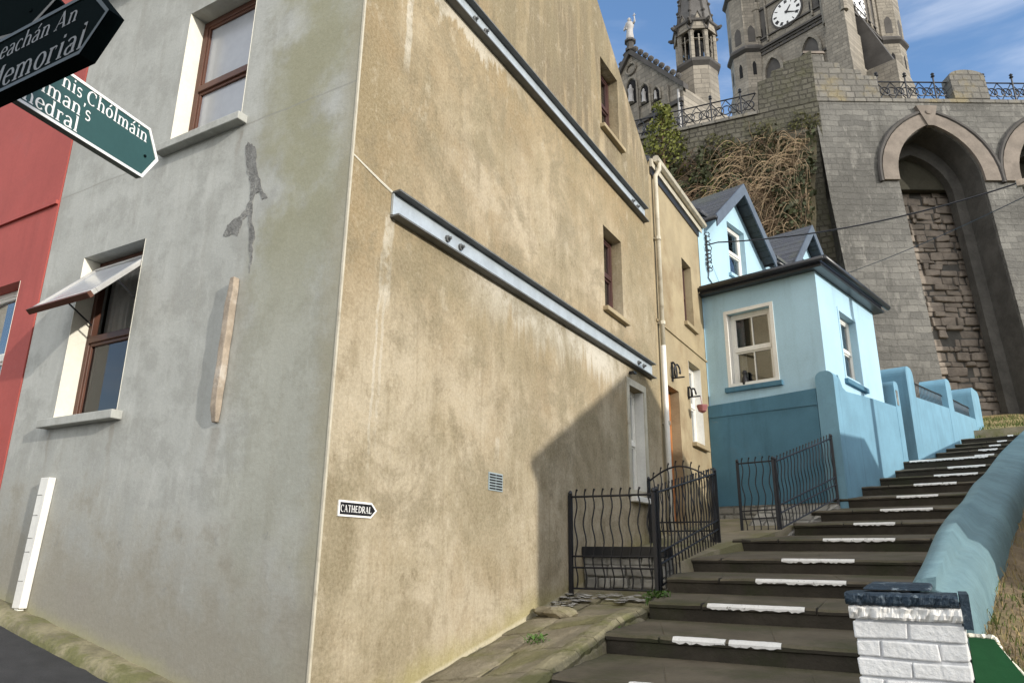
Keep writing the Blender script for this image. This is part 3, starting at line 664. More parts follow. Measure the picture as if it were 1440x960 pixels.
# ================================================================== staircase
NOS=[(1.27,1.00,0.435,0,.53,1.11),(1.26,1.97,0.630,0,.53,1.32),(1.28,2.95,0.825,1,.52,1.33),(1.47,3.90,1.020,2,.56,1.38),(1.32,4.95,1.215,4,.79,1.53),
(1.22,6.45,1.465,7,1.16,1.98),(1.88,7.90,1.715,10,.74,1.28),(1.98,9.05,1.965,11,.94,1.66),(2.24,9.84,2.215,12,.90,1.50),(2.56,10.60,2.465,12,.83,1.47),(2.85,11.73,2.715,12,.86,1.55),
(3.12,12.82,2.965,12,.84,1.47),(3.27,13.52,3.215,12,.02,1.43),(3.68,15.32,3.465,12,.87,1.24),(3.92,16.39,3.715,12,.77,1.15),(4.16,17.64,3.965,12,.83,1.08),(4.38,18.79,4.215,12,.87,1.09),(4.53,19.69,4.465,12,1.04,1.17)]
sc_ = thing('stone_staircase','long dark stone staircase with white-painted step edges climbing past the blue wall','staircase',(2.4,1.0,.3))
WID=2.9
def nline(i, w, dz=0, fwd=0):
    x,y,z,t,_,_ = NOS[i]; t=math.radians(t)
    d=Vector((math.cos(t),-math.sin(t),0)); n=Vector((math.sin(t),math.cos(t),0))
    return Vector((x,y,z+dz))+d*w+n*fwd
nosx = [(0.35 if i<2 else 0.0) for i in range(18)]
for i in range(-1,18):
    f = MB()
    if i<0:
        a0,a1=Vector((-.2+1.3,-1.5,.12)),Vector((3.3,-1.5,.12)); zt=.435-.15
        b0,b1=nline(0,-.3),nline(0,WID); b0.z=b1.z=.285
        f.hexa([a0-Zv*.8,a1-Zv*.8,b1-Zv*.8,b0-Zv*.8,a0,a1,b1,b0]); f.build('bottom_landing', M['tread'], sc_); continue
    l=-.35 if i<5 else -.1
    if i in (0,1,2): l=-.02
    if i in (5,): l=.0
    N_=24
    # nosing edge with slight wear; profile front face, rounded lip, tread
    rise=.15 if i<5 else .16
    if i<17:
        nb0,nb1=nline(i+1,-.45),nline(i+1,WID); zb=NOS[i+1][2]-rise
    else:
        nb0,nb1=nline(i,-.2,0,1.2),nline(i,WID,0,1.2); zb=NOS[i][2]+.06
    rows=[]
    ws=[(l+(WID-l)*k/N_,0) for k in range(N_+1)]; jw=l+random.uniform(.35,.8)
    while jw<WID-.2:
        ws=[a for a in ws if abs(a[0]-jw)>.03]+[(jw-.009,0),(jw,1),(jw+.009,0)]; jw+=random.uniform(.7,1.15)
    ws.sort()
    for w,gv in ws:
        k=N_*(w-l)/(WID-l); cd_=.018*gv
        j=random.uniform(-.006,.006)-cd_; jz=random.uniform(-.006,.004)-cd_
        ch_=.02*max(0,nz(w*3,i,1.7,4)-.25); j-=ch_; jz-=ch_
        e=nline(i,w)
        q=nb0.lerp(nb1,k/N_); q.z=zb; q+= (q-e).normalized()*.04*0
        n=Vector((math.sin(math.radians(NOS[i][3])),math.cos(math.radians(NOS[i][3])),0))
        rows.append([e+n*.012-Zv*.75, e+n*.012-Zv*.055, e-n*(.004+j)-Zv*.045, e-n*(.004+j)+Zv*(-.02+jz), e+n*.018+Zv*jz, e+n*.12+Zv*(.006+jz*.5), q+n*.03])
    vs=[v for r in rows for v in r]; m=7; fs=[]; N_=len(rows)-1
    for k in range(N_):
        for c in range(m-1):
            fs.append((k*m+c,(k+1)*m+c,(k+1)*m+c+1,k*m+c+1))
    f.add(vs,fs)
    f.add([*rows[0], rows[0][-1]-Zv*.9],[tuple(reversed(range(8)))]); f.add([*rows[-1], rows[-1][-1]-Zv*.9],[tuple(range(8))])
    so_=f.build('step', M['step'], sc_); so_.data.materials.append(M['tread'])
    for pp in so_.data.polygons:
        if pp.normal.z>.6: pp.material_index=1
    # white paint on the edge
    x,y,z,t,m0,m1=NOS[i]; n=Vector((math.sin(math.radians(t)),math.cos(math.radians(t)),0))
    def strip(m0,m1):
        g=MB(); K=max(6,int((m1-m0)/.025)); rows=[]
        for k in range(K+1):
            w=m0+(m1-m0)*k/K; e=nline(i,w)
            en = .55 if k in (0,K) else 1
            t1=(.040+random.uniform(-.010,.008))*en; t2=(.016+random.uniform(-.009,.009))*en
            rows.append([e-n*.0125-Zv*(.02+t2), e-n*.0125-Zv*.018, e+n*.014+Zv*.0055, e+n*(.018+t1)+Zv*.0065])
        vs=[v for r in rows for v in r]; fs=[]
        for k in range(K):
            for c in range(3): fs.append((k*4+c,(k+1)*4+c,(k+1)*4+c+1,k*4+c+1))
        g.add(vs,fs); g.build('painted_edge', M['mark'], so_)
    if i==1: 
        gp=m0+(m1-m0)*(.42+.1*(i%2)); strip(m0,gp-.012); strip(gp+.012,m1)
    else: strip(m0,m1)
# ================================================================== path, kerb, street, ground
def sheet(fn, xs, ys): 
    mb=MB(); vs=[Vector((x,y,fn(x,y))) for y in ys for x in xs]; n=len(xs)
    fs=[(j*n+i,j*n+i+1,(j+1)*n+i+1,(j+1)*n+i) for j in range(len(ys)-1) for i in range(n-1)]
    mb.add(vs,fs); return mb
def rng(a,b,n): return [a+(b-a)*i/n for i in range(n+1)]
def ground_z(x,y):
    z=-.9
    yy=min(max(y,-12),31.5); z+= .2*yy if yy>0 else .06*yy
    if yy>24 and y>31.5: pass
    xx=max(min(-x,14),-10); z+=.185*xx if xx>0 else .05*xx
    if y>40: z-=0
    return z
xs=rng(-60,60,60); ys=rng(-60,90,75)
big=sheet(ground_z,[-900,-300,-120]+xs+[120,300,900],[-900,-300,-120]+ys+[150,300,900]); struct(big.build('ground', M['terr']))
rd=sheet(lambda x,y: -.185*x-.035+(.0 if y>-4 else (y+4)*.03)+.004*nz(x,y,3), rng(-9.3,8,40), rng(-9,-.17,14)); 
# the street dips away round the corner
rd.v=[Vector((v.x,v.y,v.z-.06*max(0,v.x))) for v in rd.v]
struct(rd.build('road', M['asphalt'], smooth=True))
kb=MB(); K=90; rows=[]
for i in range(K+1):
    x=-9.3+9.4*i/K; zt=-.187*x; j=.03*nz(x,0,2.2)+.02*nz(x,5,7)
    yo=-.22-j; 
    rows.append([Vector((x,.0,zt+.055+.02*nz(x,1,4))),Vector((x,-.08-j*.5,zt+.05+.018*nz(x,2,6))),Vector((x,yo+.04,zt+.03+.015*nz(x,3,6))),Vector((x,yo,zt-.02)),Vector((x,yo-.01,zt-.3))])
vs=[v for r in rows for v in r]; fs=[(k*5+c+1,(k+1)*5+c+1,(k+1)*5+c,k*5+c) for k in range(K) for c in range(4)]
kb.add(vs,fs); struct(kb.build('kerb', M['kerb'], smooth=True))
# flagged path along the gable
fl=[]
def pathz(x,y): return .205*y+.02-.02*x
def pathz(x,y):
    q=min(1,max(0,(y-2.3)/1.5)); return .205*y+.02+.16*x*(1-q*q*(3-2*q))
def edge(y): return 1.22+.03*nz(0,y,2.)+.02*nz(0,y,6,3)
px=MB(); rows=[]
for y in rng(-1.4,4.4,110):
    e=edge(y); r=[Vector((e*k/24,y,pathz(e*k/24,y)-.03+.012*nz(e*k/24,y,5))) for k in range(25)]
    r.append(Vector((e+.02,y,pathz(e,y)-.07))); r.append(Vector((e+.03,y,pathz(e,y)-.9))); rows.append(r)
n=len(rows[0]); px.add([v for r in rows for v in r],[(j*n+i,j*n+i+1,(j+1)*n+i+1,(j+1)*n+i) for j in range(len(rows)-1) for i in range(n-1)])
struct(px.build('path', M['path'], smooth=True))
pf=MB(); rf_=random.Random(17); y=-1.3
def flag(x0,x1,y0,y1):
    j=lambda: rf_.uniform(-.018,.018); tz=rf_.uniform(-.008,.012); N_=7
    c=[(x0+j(),y0+j()),(x1+j(),y0+j()),(x1+j(),y1+j()),(x0+j(),y1+j())]; vs=[]
    for b in range(N_):
        for a in range(N_):
            u,v=a/(N_-1),b/(N_-1)
            p=((c[0][0]*(1-u)+c[1][0]*u)*(1-v)+(c[3][0]*(1-u)+c[2][0]*u)*v, (c[0][1]*(1-u)+c[1][1]*u)*(1-v)+(c[3][1]*(1-u)+c[2][1]*u)*v)
            ed=(a in (0,N_-1)) or (b in (0,N_-1))
            x_=p[0]+(.012*nz(p[0],p[1],9,1) if ed else 0); y_=p[1]+(.012*nz(p[0],p[1],9,2) if ed else 0)
            vs.append(Vector((x_,y_,pathz(x_,y_)+tz+.012*nz(x_,y_,3,5)+.008*nz(x_,y_,9,7)-(.014 if ed else 0))))
    m_=len(vs); vs2=vs+[v-Zv*.05 for v in vs]; fs=[(b*N_+a,b*N_+a+1,(b+1)*N_+a+1,(b+1)*N_+a) for b in range(N_-1) for a in range(N_-1)]
    per=[a for a in range(N_)]+[b*N_+N_-1 for b in range(1,N_)]+[(N_-1)*N_+a for a in range(N_-2,-1,-1)]+[b*N_ for b in range(N_-2,0,-1)]
    fs+=[(per[(i+1)%len(per)],per[i],per[i]+m_,per[(i+1)%len(per)]+m_) for i in range(len(per))]
    pf.add(vs2,fs)
while y<3.75:
    d=rf_.uniform(.45,.75); d=min(d,3.86-y); xs_=[.012,rf_.uniform(.34,.62),1.02]
    for a,b in zip(xs_[:-1],xs_[1:]): flag(a+.008,b-.008,y+.008,y+d-.008)
    y+=d
struct(pf.build('flagstones', M['path'], smooth=False))
pe=MB(); y=-1.3
while y<3.2:
    d=rf_.uniform(.3,.6); d=min(d,3.3-y); N_=8; rows=[]
    for k in range(N_+1):
        yy=y+.006+(d-.012)*k/N_; e=edge(yy); z=pathz(e,yy); a=.02*nz(1,yy,5)+.012*nz(1,yy,14)
        rows.append([Vector((1.03,yy,z-.06)),Vector((1.035+.3*a,yy,z+.006+.3*a)),Vector((1.10,yy,z+.022+a*.6)),Vector((e-.02+a*.4,yy,z+.02+a*.8)),Vector((e+.015+a,yy,z-.015+a)),Vector((e+.005+a,yy,z-.10)),Vector((e-.03,yy,z-.4))])
    pe.add([v for r in rows for v in r],[(k*7+c,k*7+c+1,(k+1)*7+c+1,(k+1)*7+c) for k in range(N_) for c in range(6)]+[(6,5,4,3,2,1,0),tuple(N_*7+c for c in range(7))])
    y+=d
struct(pe.build('path_edging', M['kerb'], smooth=False))
lm=MB()
for k in range(70):
    x=random.uniform(.02,.98); y=random.gauss(3.80,.12)
    if random.random()<.35: x=random.uniform(.02,.3); y=random.uniform(3.3,3.85)
    if y>3.95: continue
    r=random.uniform(.03,.10); z=pathz(x,y)+.012; c=[(x+r*random.uniform(.6,1.2)*math.cos(a),y+.5*r*random.uniform(.6,1.2)*math.sin(a),z+random.uniform(0,.012)) for a in [i*math.pi/4 for i in range(8)]]
    lm.add(c+[(x,y,z+.012)],[(i,(i+1)%8,8) for i in range(8)])
tag(lm.build('mortar_spill', M['lime']),'pale spilled mortar and grit on the path in front of the railings','rubble',None,'stuff')
# loose stones by the wall foot
for k,(x,y,r,lb) in enumerate(((.16,3.05,.12,'brown broken stone lying against the ochre wall foot'),(.36,2.95,.15,'largest flat brown stone on the path, just out from the ochre wall'))):
    f=MB(); vs=[]; 
    bm=bmesh.new(); bmesh.ops.create_icosphere(bm,subdivisions=2,radius=1)
    for v in bm.verts: v.co=Vector((v.co.x*r*1.2,v.co.y*r*.8,v.co.z*r*.42))*(1+.25*nz(v.co.x*3+k,v.co.y*3,1,v.co.z*3))
    f.add([Vector((x,y,pathz(x,y)+.03))+v.co for v in bm.verts],[[v.index for v in fc.verts] for fc in bm.faces]); bm.free()
    tag(f.build('loose_stone', M['path']),lb,'stone','loose stones on the path')
def weed(x,y,z,n,h,label,spread=.1,seed=1):
    rr=random.Random(seed); f=MB()
    for k in range(n):
        a=rr.uniform(0,6.28); r=rr.uniform(0,spread); hh=h*rr.uniform(.4,1); c=Vector((x+r*math.cos(a),y+r*math.sin(a),z)); l=rr.uniform(.02,.045)
        t=c+Vector((rr.uniform(-.04,.04),rr.uniform(-.04,.04),hh)); d=Vector((rr.uniform(-1,1),rr.uniform(-1,1),rr.uniform(-.1,.7))).normalized(); s=d.cross(Zv); s=s.normalized() if s.length>1e-3 else X
        f.add([t,t+d*l*.5+s*l*.45,t+d*l,t+d*l*.5-s*l*.45],[(0,1,2,3)])
        if k%3==0: f.tube([c,t],.003,3)
    return tag(f.build('weed_plant', M['weed']),label,'weed','weeds growing on the path')
weed(1.17,3.45,pathz(1.1,3.45),260,.14,'bushy green weed where the path meets the steps by the gate post',.16,3)
weed(.62,1.95,pathz(.62,1.95),70,.06,'small flat weed in a joint in the middle of the path',.10,5)
weed(1.15,2.3,pathz(1.2,2.3)-.1,50,.06,'tiny weed on the broken edge of the path',.08,8)

# ================================================================== yard behind the railings
yw=thing('yard_wall','low dark rubble wall capped with a black band behind the first railing','wall',(.5,4.4,.7))
FY=wallframe((0,4.3,0),X)
f=MB(); f.fbox(FY,.01,1.0,.3,1.22,-.25,0); f.build('stonework', M['rubyard'], yw)
f=MB(); rs=random.Random(5); z=.62
while z<1.2:
    hh=rs.uniform(.09,.17); hh=min(hh,1.215-z) if 1.215-z>.05 else .05; u=.02
    while u<.98:
        ww=min(rs.uniform(.12,.34),.99-u); j=lambda: rs.uniform(-.012,.012); d=rs.uniform(.01,.06)
        if ww>.05: f.hexa([FY.p(u+.008+j(),z+.006+j(),d),FY.p(u+ww-.008+j(),z+.006+j(),d),FY.p(u+ww-.008,z+.006,-.02),FY.p(u+.008,z+.006,-.02),FY.p(u+.008+j(),z+hh-.006+j(),d),FY.p(u+ww-.008+j(),z+hh-.006+j(),d),FY.p(u+ww-.008,z+hh-.006,-.02),FY.p(u+.008,z+hh-.006,-.02)])
        u+=ww
    z+=hh
f.build('facing_stones', plain('grey_yard_stone',(.36,.35,.32),.9,.45,4,20,.6,.015,tint=(.17,.165,.15),tscale=5), yw, bevel=.02)
f=MB(); f.fbox(FY,.01,1.0,1.22,1.33,-.25,.06); f.build('coping', M['fascia'], yw)
yd=MB(); yd.hexa([(.005,4.5,.2),(1.15,4.5,.2),(1.5,10.2,.2),(.005,10.4,.2),(.005,4.55,1.15),(1.0,4.55,1.15),(2.0,10.1,1.95),(.005,10.4,1.95)]); struct(yd.build('yard', M['path']))

def wavy(mb, base, top, side, amp=.017, n=16, waves=2.5, r=.008):
    base=Vector(base); top=Vector(top); side=Vector(side)
    pts=[]
    for k in range(n+1):
        q=k/n; pts.append(base.lerp(top,q)+side*amp*math.sin(q*waves*2*math.pi))
    d=(top-base).normalized()
    pts.append(top+d*.05+side*amp*.4); pts.append(top+d*.085+side*.02)
    mb.tube(pts,[r]*(n+1)+[r*1.1,r*1.6],5)
def rail_panel(name,label,p0,p1,h,n,posts=True,arch=0,lower=.42,group='wavy iron railings of the yards',cat='railing'):
    p0=Vector(p0); p1=Vector(p1); t=thing(name,label,cat,p0.lerp(p1,.5),group)
    side=(p1-p0); side.z=0; side.normalize()
    def topz(q): return h+arch*math.sin(math.pi*q)
    f=MB(); f.tube([p0.lerp(p1,q/12)+Zv*topz(q/12) for q in range(13)],.013,6); f.build('top_rail', M['iron'], t)
    for lv in (.08,lower,.30):
        f=MB(); f.tube([p0+Zv*lv,p1+Zv*lv],.012,6); f.build('lower_rail', M['iron'], t)
    for k in range(n):
        q=(k+.6)/(n+.2); b=p0.lerp(p1,q)
        f=MB(); wavy(f,b+Zv*.08,b+Zv*(topz(q)),side,r=.0085); f.build('wavy_bar', M['iron'], t)
    if posts:
        for p in (p0,p1):
            f=MB(); f.box(p.x-.02,p.x+.02,p.y-.02,p.y+.02,p.z-.05,p.z+h+.02); f.lathe((p.x,p.y,p.z+h+.02),[(.02,0),(.026,.02),(.018,.045),(.0,.055)],8); f.build('post', M['iron'], t)
    return t
rail_panel('yard_railing','black wavy-bar railing running out from the ochre wall above the path',(.03,3.9,.80),(1.02,3.9,.80),1.07,9)
rail_panel('yard_railing','black wavy-bar railing climbing beside the steps from the first corner post',(1.03,3.96,.84),(1.04,6.46,1.30),1.05,20,posts=True)
rail_panel('yard_gate','arched black iron gate at the far end of the first yard',(.06,6.5,1.28),(.98,6.5,1.28),1.0,8,arch=.2,cat='gate')
rail_panel('yard_railing','short black railing panel facing the street beside the dark blue wall',(1.02,7.95,1.50),(1.56,7.95,1.52),1.15,5)
rail_panel('yard_railing','black railing climbing along the steps to the blue wall corner',(1.58,8.0,1.58),(2.24,9.70,2.14),1.08,18)
f=MB(); f.hexa([(.99,4.0,.3),(1.12,4.0,.3),(1.12,6.5,.3),(.99,6.5,.3),(.99,4.0,.84),(1.12,4.0,.84),(1.12,6.5,1.30),(.99,6.5,1.30)])
tag(f.build('yard_footing', M['rubyard']),'rough dark stone kerb under the railing that climbs from the first corner post','kerb')
f=MB(); f.hexa([(.95,7.9,.9),(1.62,7.9,.9),(2.26,9.72,.9),(.95,9.9,.9),(.95,7.9,1.5),(1.62,7.9,1.5),(2.26,9.72,2.12),(.95,9.9,2.1)])
tag(f.build('yard_footing', M['rubyard']),'rough stone base under the railing beside the dark blue wall','kerb')

# ================================================================== right hand wall, pillar, bank
rw_=thing('stair_wall','thick blue-coped stair wall rising from the white brick pillar','wall',(3.6,1,.5))
#  y, left x, right x, top-left z, top-right z
PR=[(.42,3.50,3.73,1.12,1.05),(1,3.55,3.80,1.22,1.14),(2,3.63,3.92,1.41,1.30),(3,3.73,4.05,1.58,1.46),(4,3.86,4.20,1.75,1.66),(5.5,4.02,4.40,2.02,1.94),(7,4.22,4.62,2.28,2.22),(8.5,4.44,4.86,2.60,2.55),(10,4.68,5.12,2.93,2.90),(12.5,5.24,5.68,3.58,3.55),(15,5.75,6.2,4.15,4.12),(19,6.5,6.95,5.0,5.0)]
PF=[]
for k in range(len(PR)-1):
    p0=PR[max(k-1,0)];p1=PR[k];p2=PR[k+1];p3=PR[min(k+2,len(PR)-1)]
    for q in range(8):
        t=q/8; PF.append([.5*((2*b)+(-a+c)*t+(2*a-5*b+4*c-d)*t*t+(-a+3*b-3*c+d)*t**3) for a,b,c,d in zip(p0,p1,p2,p3)])
PF.append(list(PR[-1])); f=MB(); rows=[]
for y,xl,xr,zl,zr in PF:
    w_=.006*nz(y,3,.8)
    rows.append([Vector((xl,y,zl-1.9)),Vector((xl,y,zl-.5)),Vector((xl+w_,y,zl-.06)),Vector((xl+.012,y,zl-.022)),Vector((xl+.045,y,zl+w_)),Vector((xl+.12,y,zl+.012+w_)),Vector((xr-.12,y,zr+.022+w_)),Vector((xr-.06,y,zr)),Vector((xr-.015,y,zr-.05)),Vector((xr+.01,y,zr-.13)),Vector((xr+.02,y,zr-.28+w_)),Vector((xr+.02,y,zr-1.9))])
m=12; f.add([v for r in rows for v in r],[(k*m+c,k*m+c+1,(k+1)*m+c+1,(k+1)*m+c) for k in range(len(rows)-1) for c in range(m-1)]); f.add(rows[0],[tuple(reversed(range(m)))]); f.add(rows[-1],[tuple(range(m))])
f.build('wall_body', M['blueg'], rw_, smooth=True)
pl=thing('brick_pillar','white painted brick pillar with dark blue cap at the foot of the steps','pillar',(3.49,.2,0))
f=MB(); f.box(3.285,3.695,.015,.43,-.6,1.005); f.build('mortar_core', M['joint'], pl)
BW=[]; 
z=.945; row=0
rr=random.Random(4)
bricks=MB(); 
def brick(x0,x1,y0,y1,z0,z1):
    j=lambda: rr.uniform(-.004,.004)
    g=[(x0+j(),y0+j(),z0+j()),(x1+j(),y0+j(),z0+j()),(x1+j(),y1+j(),z0+j()),(x0+j(),y1+j(),z0+j()),(x0+j(),y0+j(),z1+j()),(x1+j(),y0+j(),z1+j()),(x1+j(),y1+j(),z1+j()),(x0+j(),y1+j(),z1+j())]
    bricks.hexa(g)
while z>-.55:
    z0=z-.072; 
    if row%2==0: xsb=[3.272,3.488,3.708]
    else: xsb=[3.272,3.372,3.598,3.708]
    for a,b in zip(xsb[:-1],xsb[1:]):
        brick(a+.003,b-.003,.006+rr.uniform(-.003,.003),.1,z0+.003,z-.003)
    for sx in (0,1):
        ya=[.105,.22,.44] if row%2==0 else [.105,.33,.44]
        for a,b in zip(ya[:-1],ya[1:]): brick(3.272+.001 if sx==0 else 3.60,3.38 if sx==0 else 3.708-.001,a+.004,b-.004,z0+.004,z-.004)
    z=z0-.005; row+=1
bo=bricks.build('brickwork', M['brick'], pl, bevel=.006, seg=2)
f=MB()
def rough_course(mb,x0,x1,y0,y1,z0,z1,n,j):
    rows=[]; c_=.010
    for k in range(n+1):
        x=x0+(x1-x0)*k/n; pr=[(y1,z0),(y0+c_,z0),(y0,z0+c_),(y0,(z0+z1)/2),(y0,z1-c_),(y0+c_*1.5,z1),(y0+.1,z1+.004),(y1,z1)]
        rows.append([Vector((x,a+j*2.2*mnoise.noise(Vector((x*38,a*30,b*38)))+j*1.4*mnoise.noise(Vector((x*90,a*60,b*80))) if a<y1 else a,b+(j*.8*mnoise.noise(Vector((x*45,b*45,7))) if a<y1 else 0))) for a,b in pr])
    m_=8; mb.add([v for r in rows for v in r],[(k*m_+c,k*m_+c+1,(k+1)*m_+c+1,(k+1)*m_+c) for k in range(n) for c in range(m_-1)]+[tuple(reversed(range(m_))),tuple(n*m_+c for c in range(m_))])
f=MB(); rough_course(f,3.262,3.700,-.012,.43,.955,1.012,70,.006); f.build('rough_course', M['whitedirty'], pl)
f=MB(); rough_course(f,3.252,3.695,-.02,.44,1.015,1.062,70,.005); f.build('cap', M['navy'], pl)
f=MB(); f.hexa([(3.31,.12,1.075),(3.60,.12,1.075),(3.60,.42,1.075),(3.31,.42,1.075),(3.34,.2,1.10),(3.60,.2,1.10),(3.60,.42,1.105),(3.34,.42,1.105)]); f.build('upper_cap', M['navy'], pl, bevel=.012)
f=MB(); f.box(3.70,3.735,.0,.42,.93,1.07); f.build('corner_fillet', M['navy'], pl)
gw=thing('green_wall','dark green painted low wall with a pale chipped edge beside the white pillar','wall',(4.2,.2,0))
FGr=wallframe((0,.16,0),X)
f=MB(); f.fprism(FGr,[(3.712,-.9),(6.2,-1.2),(6.2,-.3),(4.5,.02),(3.92,.70),(3.805,.885),(3.712,.888)],-.12,0); f.build('wall_body', M['greenp'], gw)
f=MB(); edge_=[(3.712,.888),(3.805,.885),(3.83,.82),(3.92,.70),(4.5,.02)]
for (a,b) in zip(edge_[:-1],edge_[1:]):
    n=6
    for k in range(n):
        q0=k/n;q1=(k+1)/n; u0=a[0]+(b[0]-a[0])*q0;v0=a[1]+(b[1]-a[1])*q0;u1=a[0]+(b[0]-a[0])*q1;v1=a[1]+(b[1]-a[1])*q1
        f.tube([FGr.p(u0,v0+.003,-.03+rr.uniform(-.01,.01)),FGr.p(u1,v1+.003,-.03+rr.uniform(-.01,.01))],rr.uniform(.010,.016),5)
f.build('pale_edge', M['cream'], gw)
def bankz(x,y):
    # top of the bank against the wall's right edge
    zr=1.0
    for (a,b) in zip(PR[:-1],PR[1:]):
        if a[0]<=y<=b[0]: q=(y-a[0])/(b[0]-a[0]); zr=a[4]+(b[4]-a[4])*q; xr=a[2]+(b[2]-a[2])*q; break
    else:
        zr,xr=(PR[0][4],PR[0][2]) if y<PR[0][0] else (PR[-1][4],PR[-1][2])
    d=max(0,x-xr)
    return zr-.25-.42*d+.05*nz(x,y,2)+.03*nz(x,y,6)
bk=MB(); rows=[]
for y in rng(.17,16,90):
    r=[]
    for q in rng(0,1,22):
        xr=3.73
        for (a,b) in zip(PR[:-1],PR[1:]):
            if a[0]<=y<=b[0]: xr=a[2]+(b[2]-a[2])*(y-a[0])/(b[0]-a[0])
        x=xr-.02+2.6*q; r.append(Vector((x,y,bankz(x,y))))
    rows.append(r)
n=len(rows[0]); bk.add([v for r in rows for v in r],[(j*n+i,j*n+i+1,(j+1)*n+i+1,(j+1)*n+i) for j in range(len(rows)-1) for i in range(n-1)])
struct(bk.build('bank', M['bankearth'], smooth=True))
def blades(name,label,mat,pts,h,w,seed):
    r=random.Random(seed); f=MB()
    for p in pts:
        p=Vector(p); a=r.uniform(0,6.28); hh=h*r.uniform(.4,1.2); s=Vector((math.cos(a),math.sin(a),0))*w*r.uniform(.6,1.3)
        ln=Vector((r.uniform(-.6,.6),r.uniform(-.8,.3),0))*hh
        f.add([p-s,p+s,p+ln*.5+Zv*hh*.7+s*.6,p+ln*.5+Zv*hh*.7-s*.6,p+ln*1.2+Zv*hh*.85],[(0,1,2,3),(3,2,4)])
    return tag(f.build(name,mat),label,'grass',None,'stuff')
def bank_pts(n,seed,ymax=9,d=2.2):
    r=random.Random(seed); o=[]
    for k in range(n):
        y=.2+(ymax-.2)*r.random()**1.7; x=0
        xr=3.73
        for (a,b) in zip(PR[:-1],PR[1:]):
            if a[0]<=y<=b[0]: xr=a[2]+(b[2]-a[2])*(y-a[0])/(b[0]-a[0])
        x=xr+d*r.random(); o.append((x,y,bankz(x,y)-.01))
    return o
blades('dry_grass','dry straw-coloured grass covering the bank behind the stair wall',M['drygrass'],bank_pts(5200,11),.085,.0035,12)
blades('green_grass','short green grass growing through the dry bank above the green wall',M['grassg'],bank_pts(1500,13,2.2,.9),.06,.004,14)
# grassy slope from the top of the steps to the great wall
gb=sheet(lambda x,y: 4.42+.205*(y-20.2)+.12*nz(x,y,.6)+(.18 if y>22.2 else 0), rng(-2,14,50), rng(20.2,36,50)); struct(gb.build('grass_slope', M['drygrass'], smooth=False))
rp=random.Random(3)
blades('slope_grass','rough green and straw grass above the top of the steps',M['grassg'],[(x:=rp.uniform(3.5,9),y:=rp.uniform(20.3,31),4.40+.205*(y-20.2)+.12*nz(x,y,.6)+(.18 if y>22.2 else 0)) for k in range(3500)],.16,.012,21)
f=MB(); f.hexa([(3.6,22.0,4.4),(9,20.9,4.4),(9,21.1,4.4),(3.6,22.2,4.4),(3.6,22.0,4.98),(9,20.9,4.98),(9,21.1,4.98),(3.6,22.2,4.98)]); struct(f.build('stone_edging', M['path']))

# ================================================================== the great retaining wall
CAMP=Vector((3.67059305,-3.76430432,1.2))
BAT=.086
class Bat(Frame): pass
ORW=CAMP+FW*(30-.086*22.4); ORW.z=0
FRW=Frame(ORW, RT, Zv+FW*BAT, -FW)     # v equals height
gw2=thing('retaining_wall','huge grey limestone retaining wall with pointed arch recesses and railed parapet','wall',ORW+RT*20+Zv*6.5)
def arch_poly(cx, half, zs, za, zb, n=10, left=None, right=None):
    # pointed arch, ccw
    pts=[(cx-half,zb),(cx+half,zb)]
    hgt=za-zs; R=(half*half+hgt*hgt)/(2*half); a1=math.asin(min(1,hgt/R))
    if hgt>R: a1=math.pi/2
    for k in range(n+1):
        a=a1*k/n; pts.append((cx+half-R+R*math.cos(a), zs+R*math.sin(a)))
    for k in range(1,n+1):
        a=a1*(1-k/n); pts.append((cx-half+R-R*math.cos(a), zs+R*math.sin(a)))
    return pts
ARC=[(19.66,1.96),(25.25,1.96),(30.85,1.96)]
zs,za=18.2,21.05
holes=[arch_poly(c,h,zs,za,6.2) for c,h in ARC]
f=MB(); f.panel(FRW,[(14.85,4.5),(36,4.5),(36,22.38),(14.37,22.38),(14.40,17),(14.55,12)],holes,2.2,True); f.build('wall_face', M['ret'], gw2)
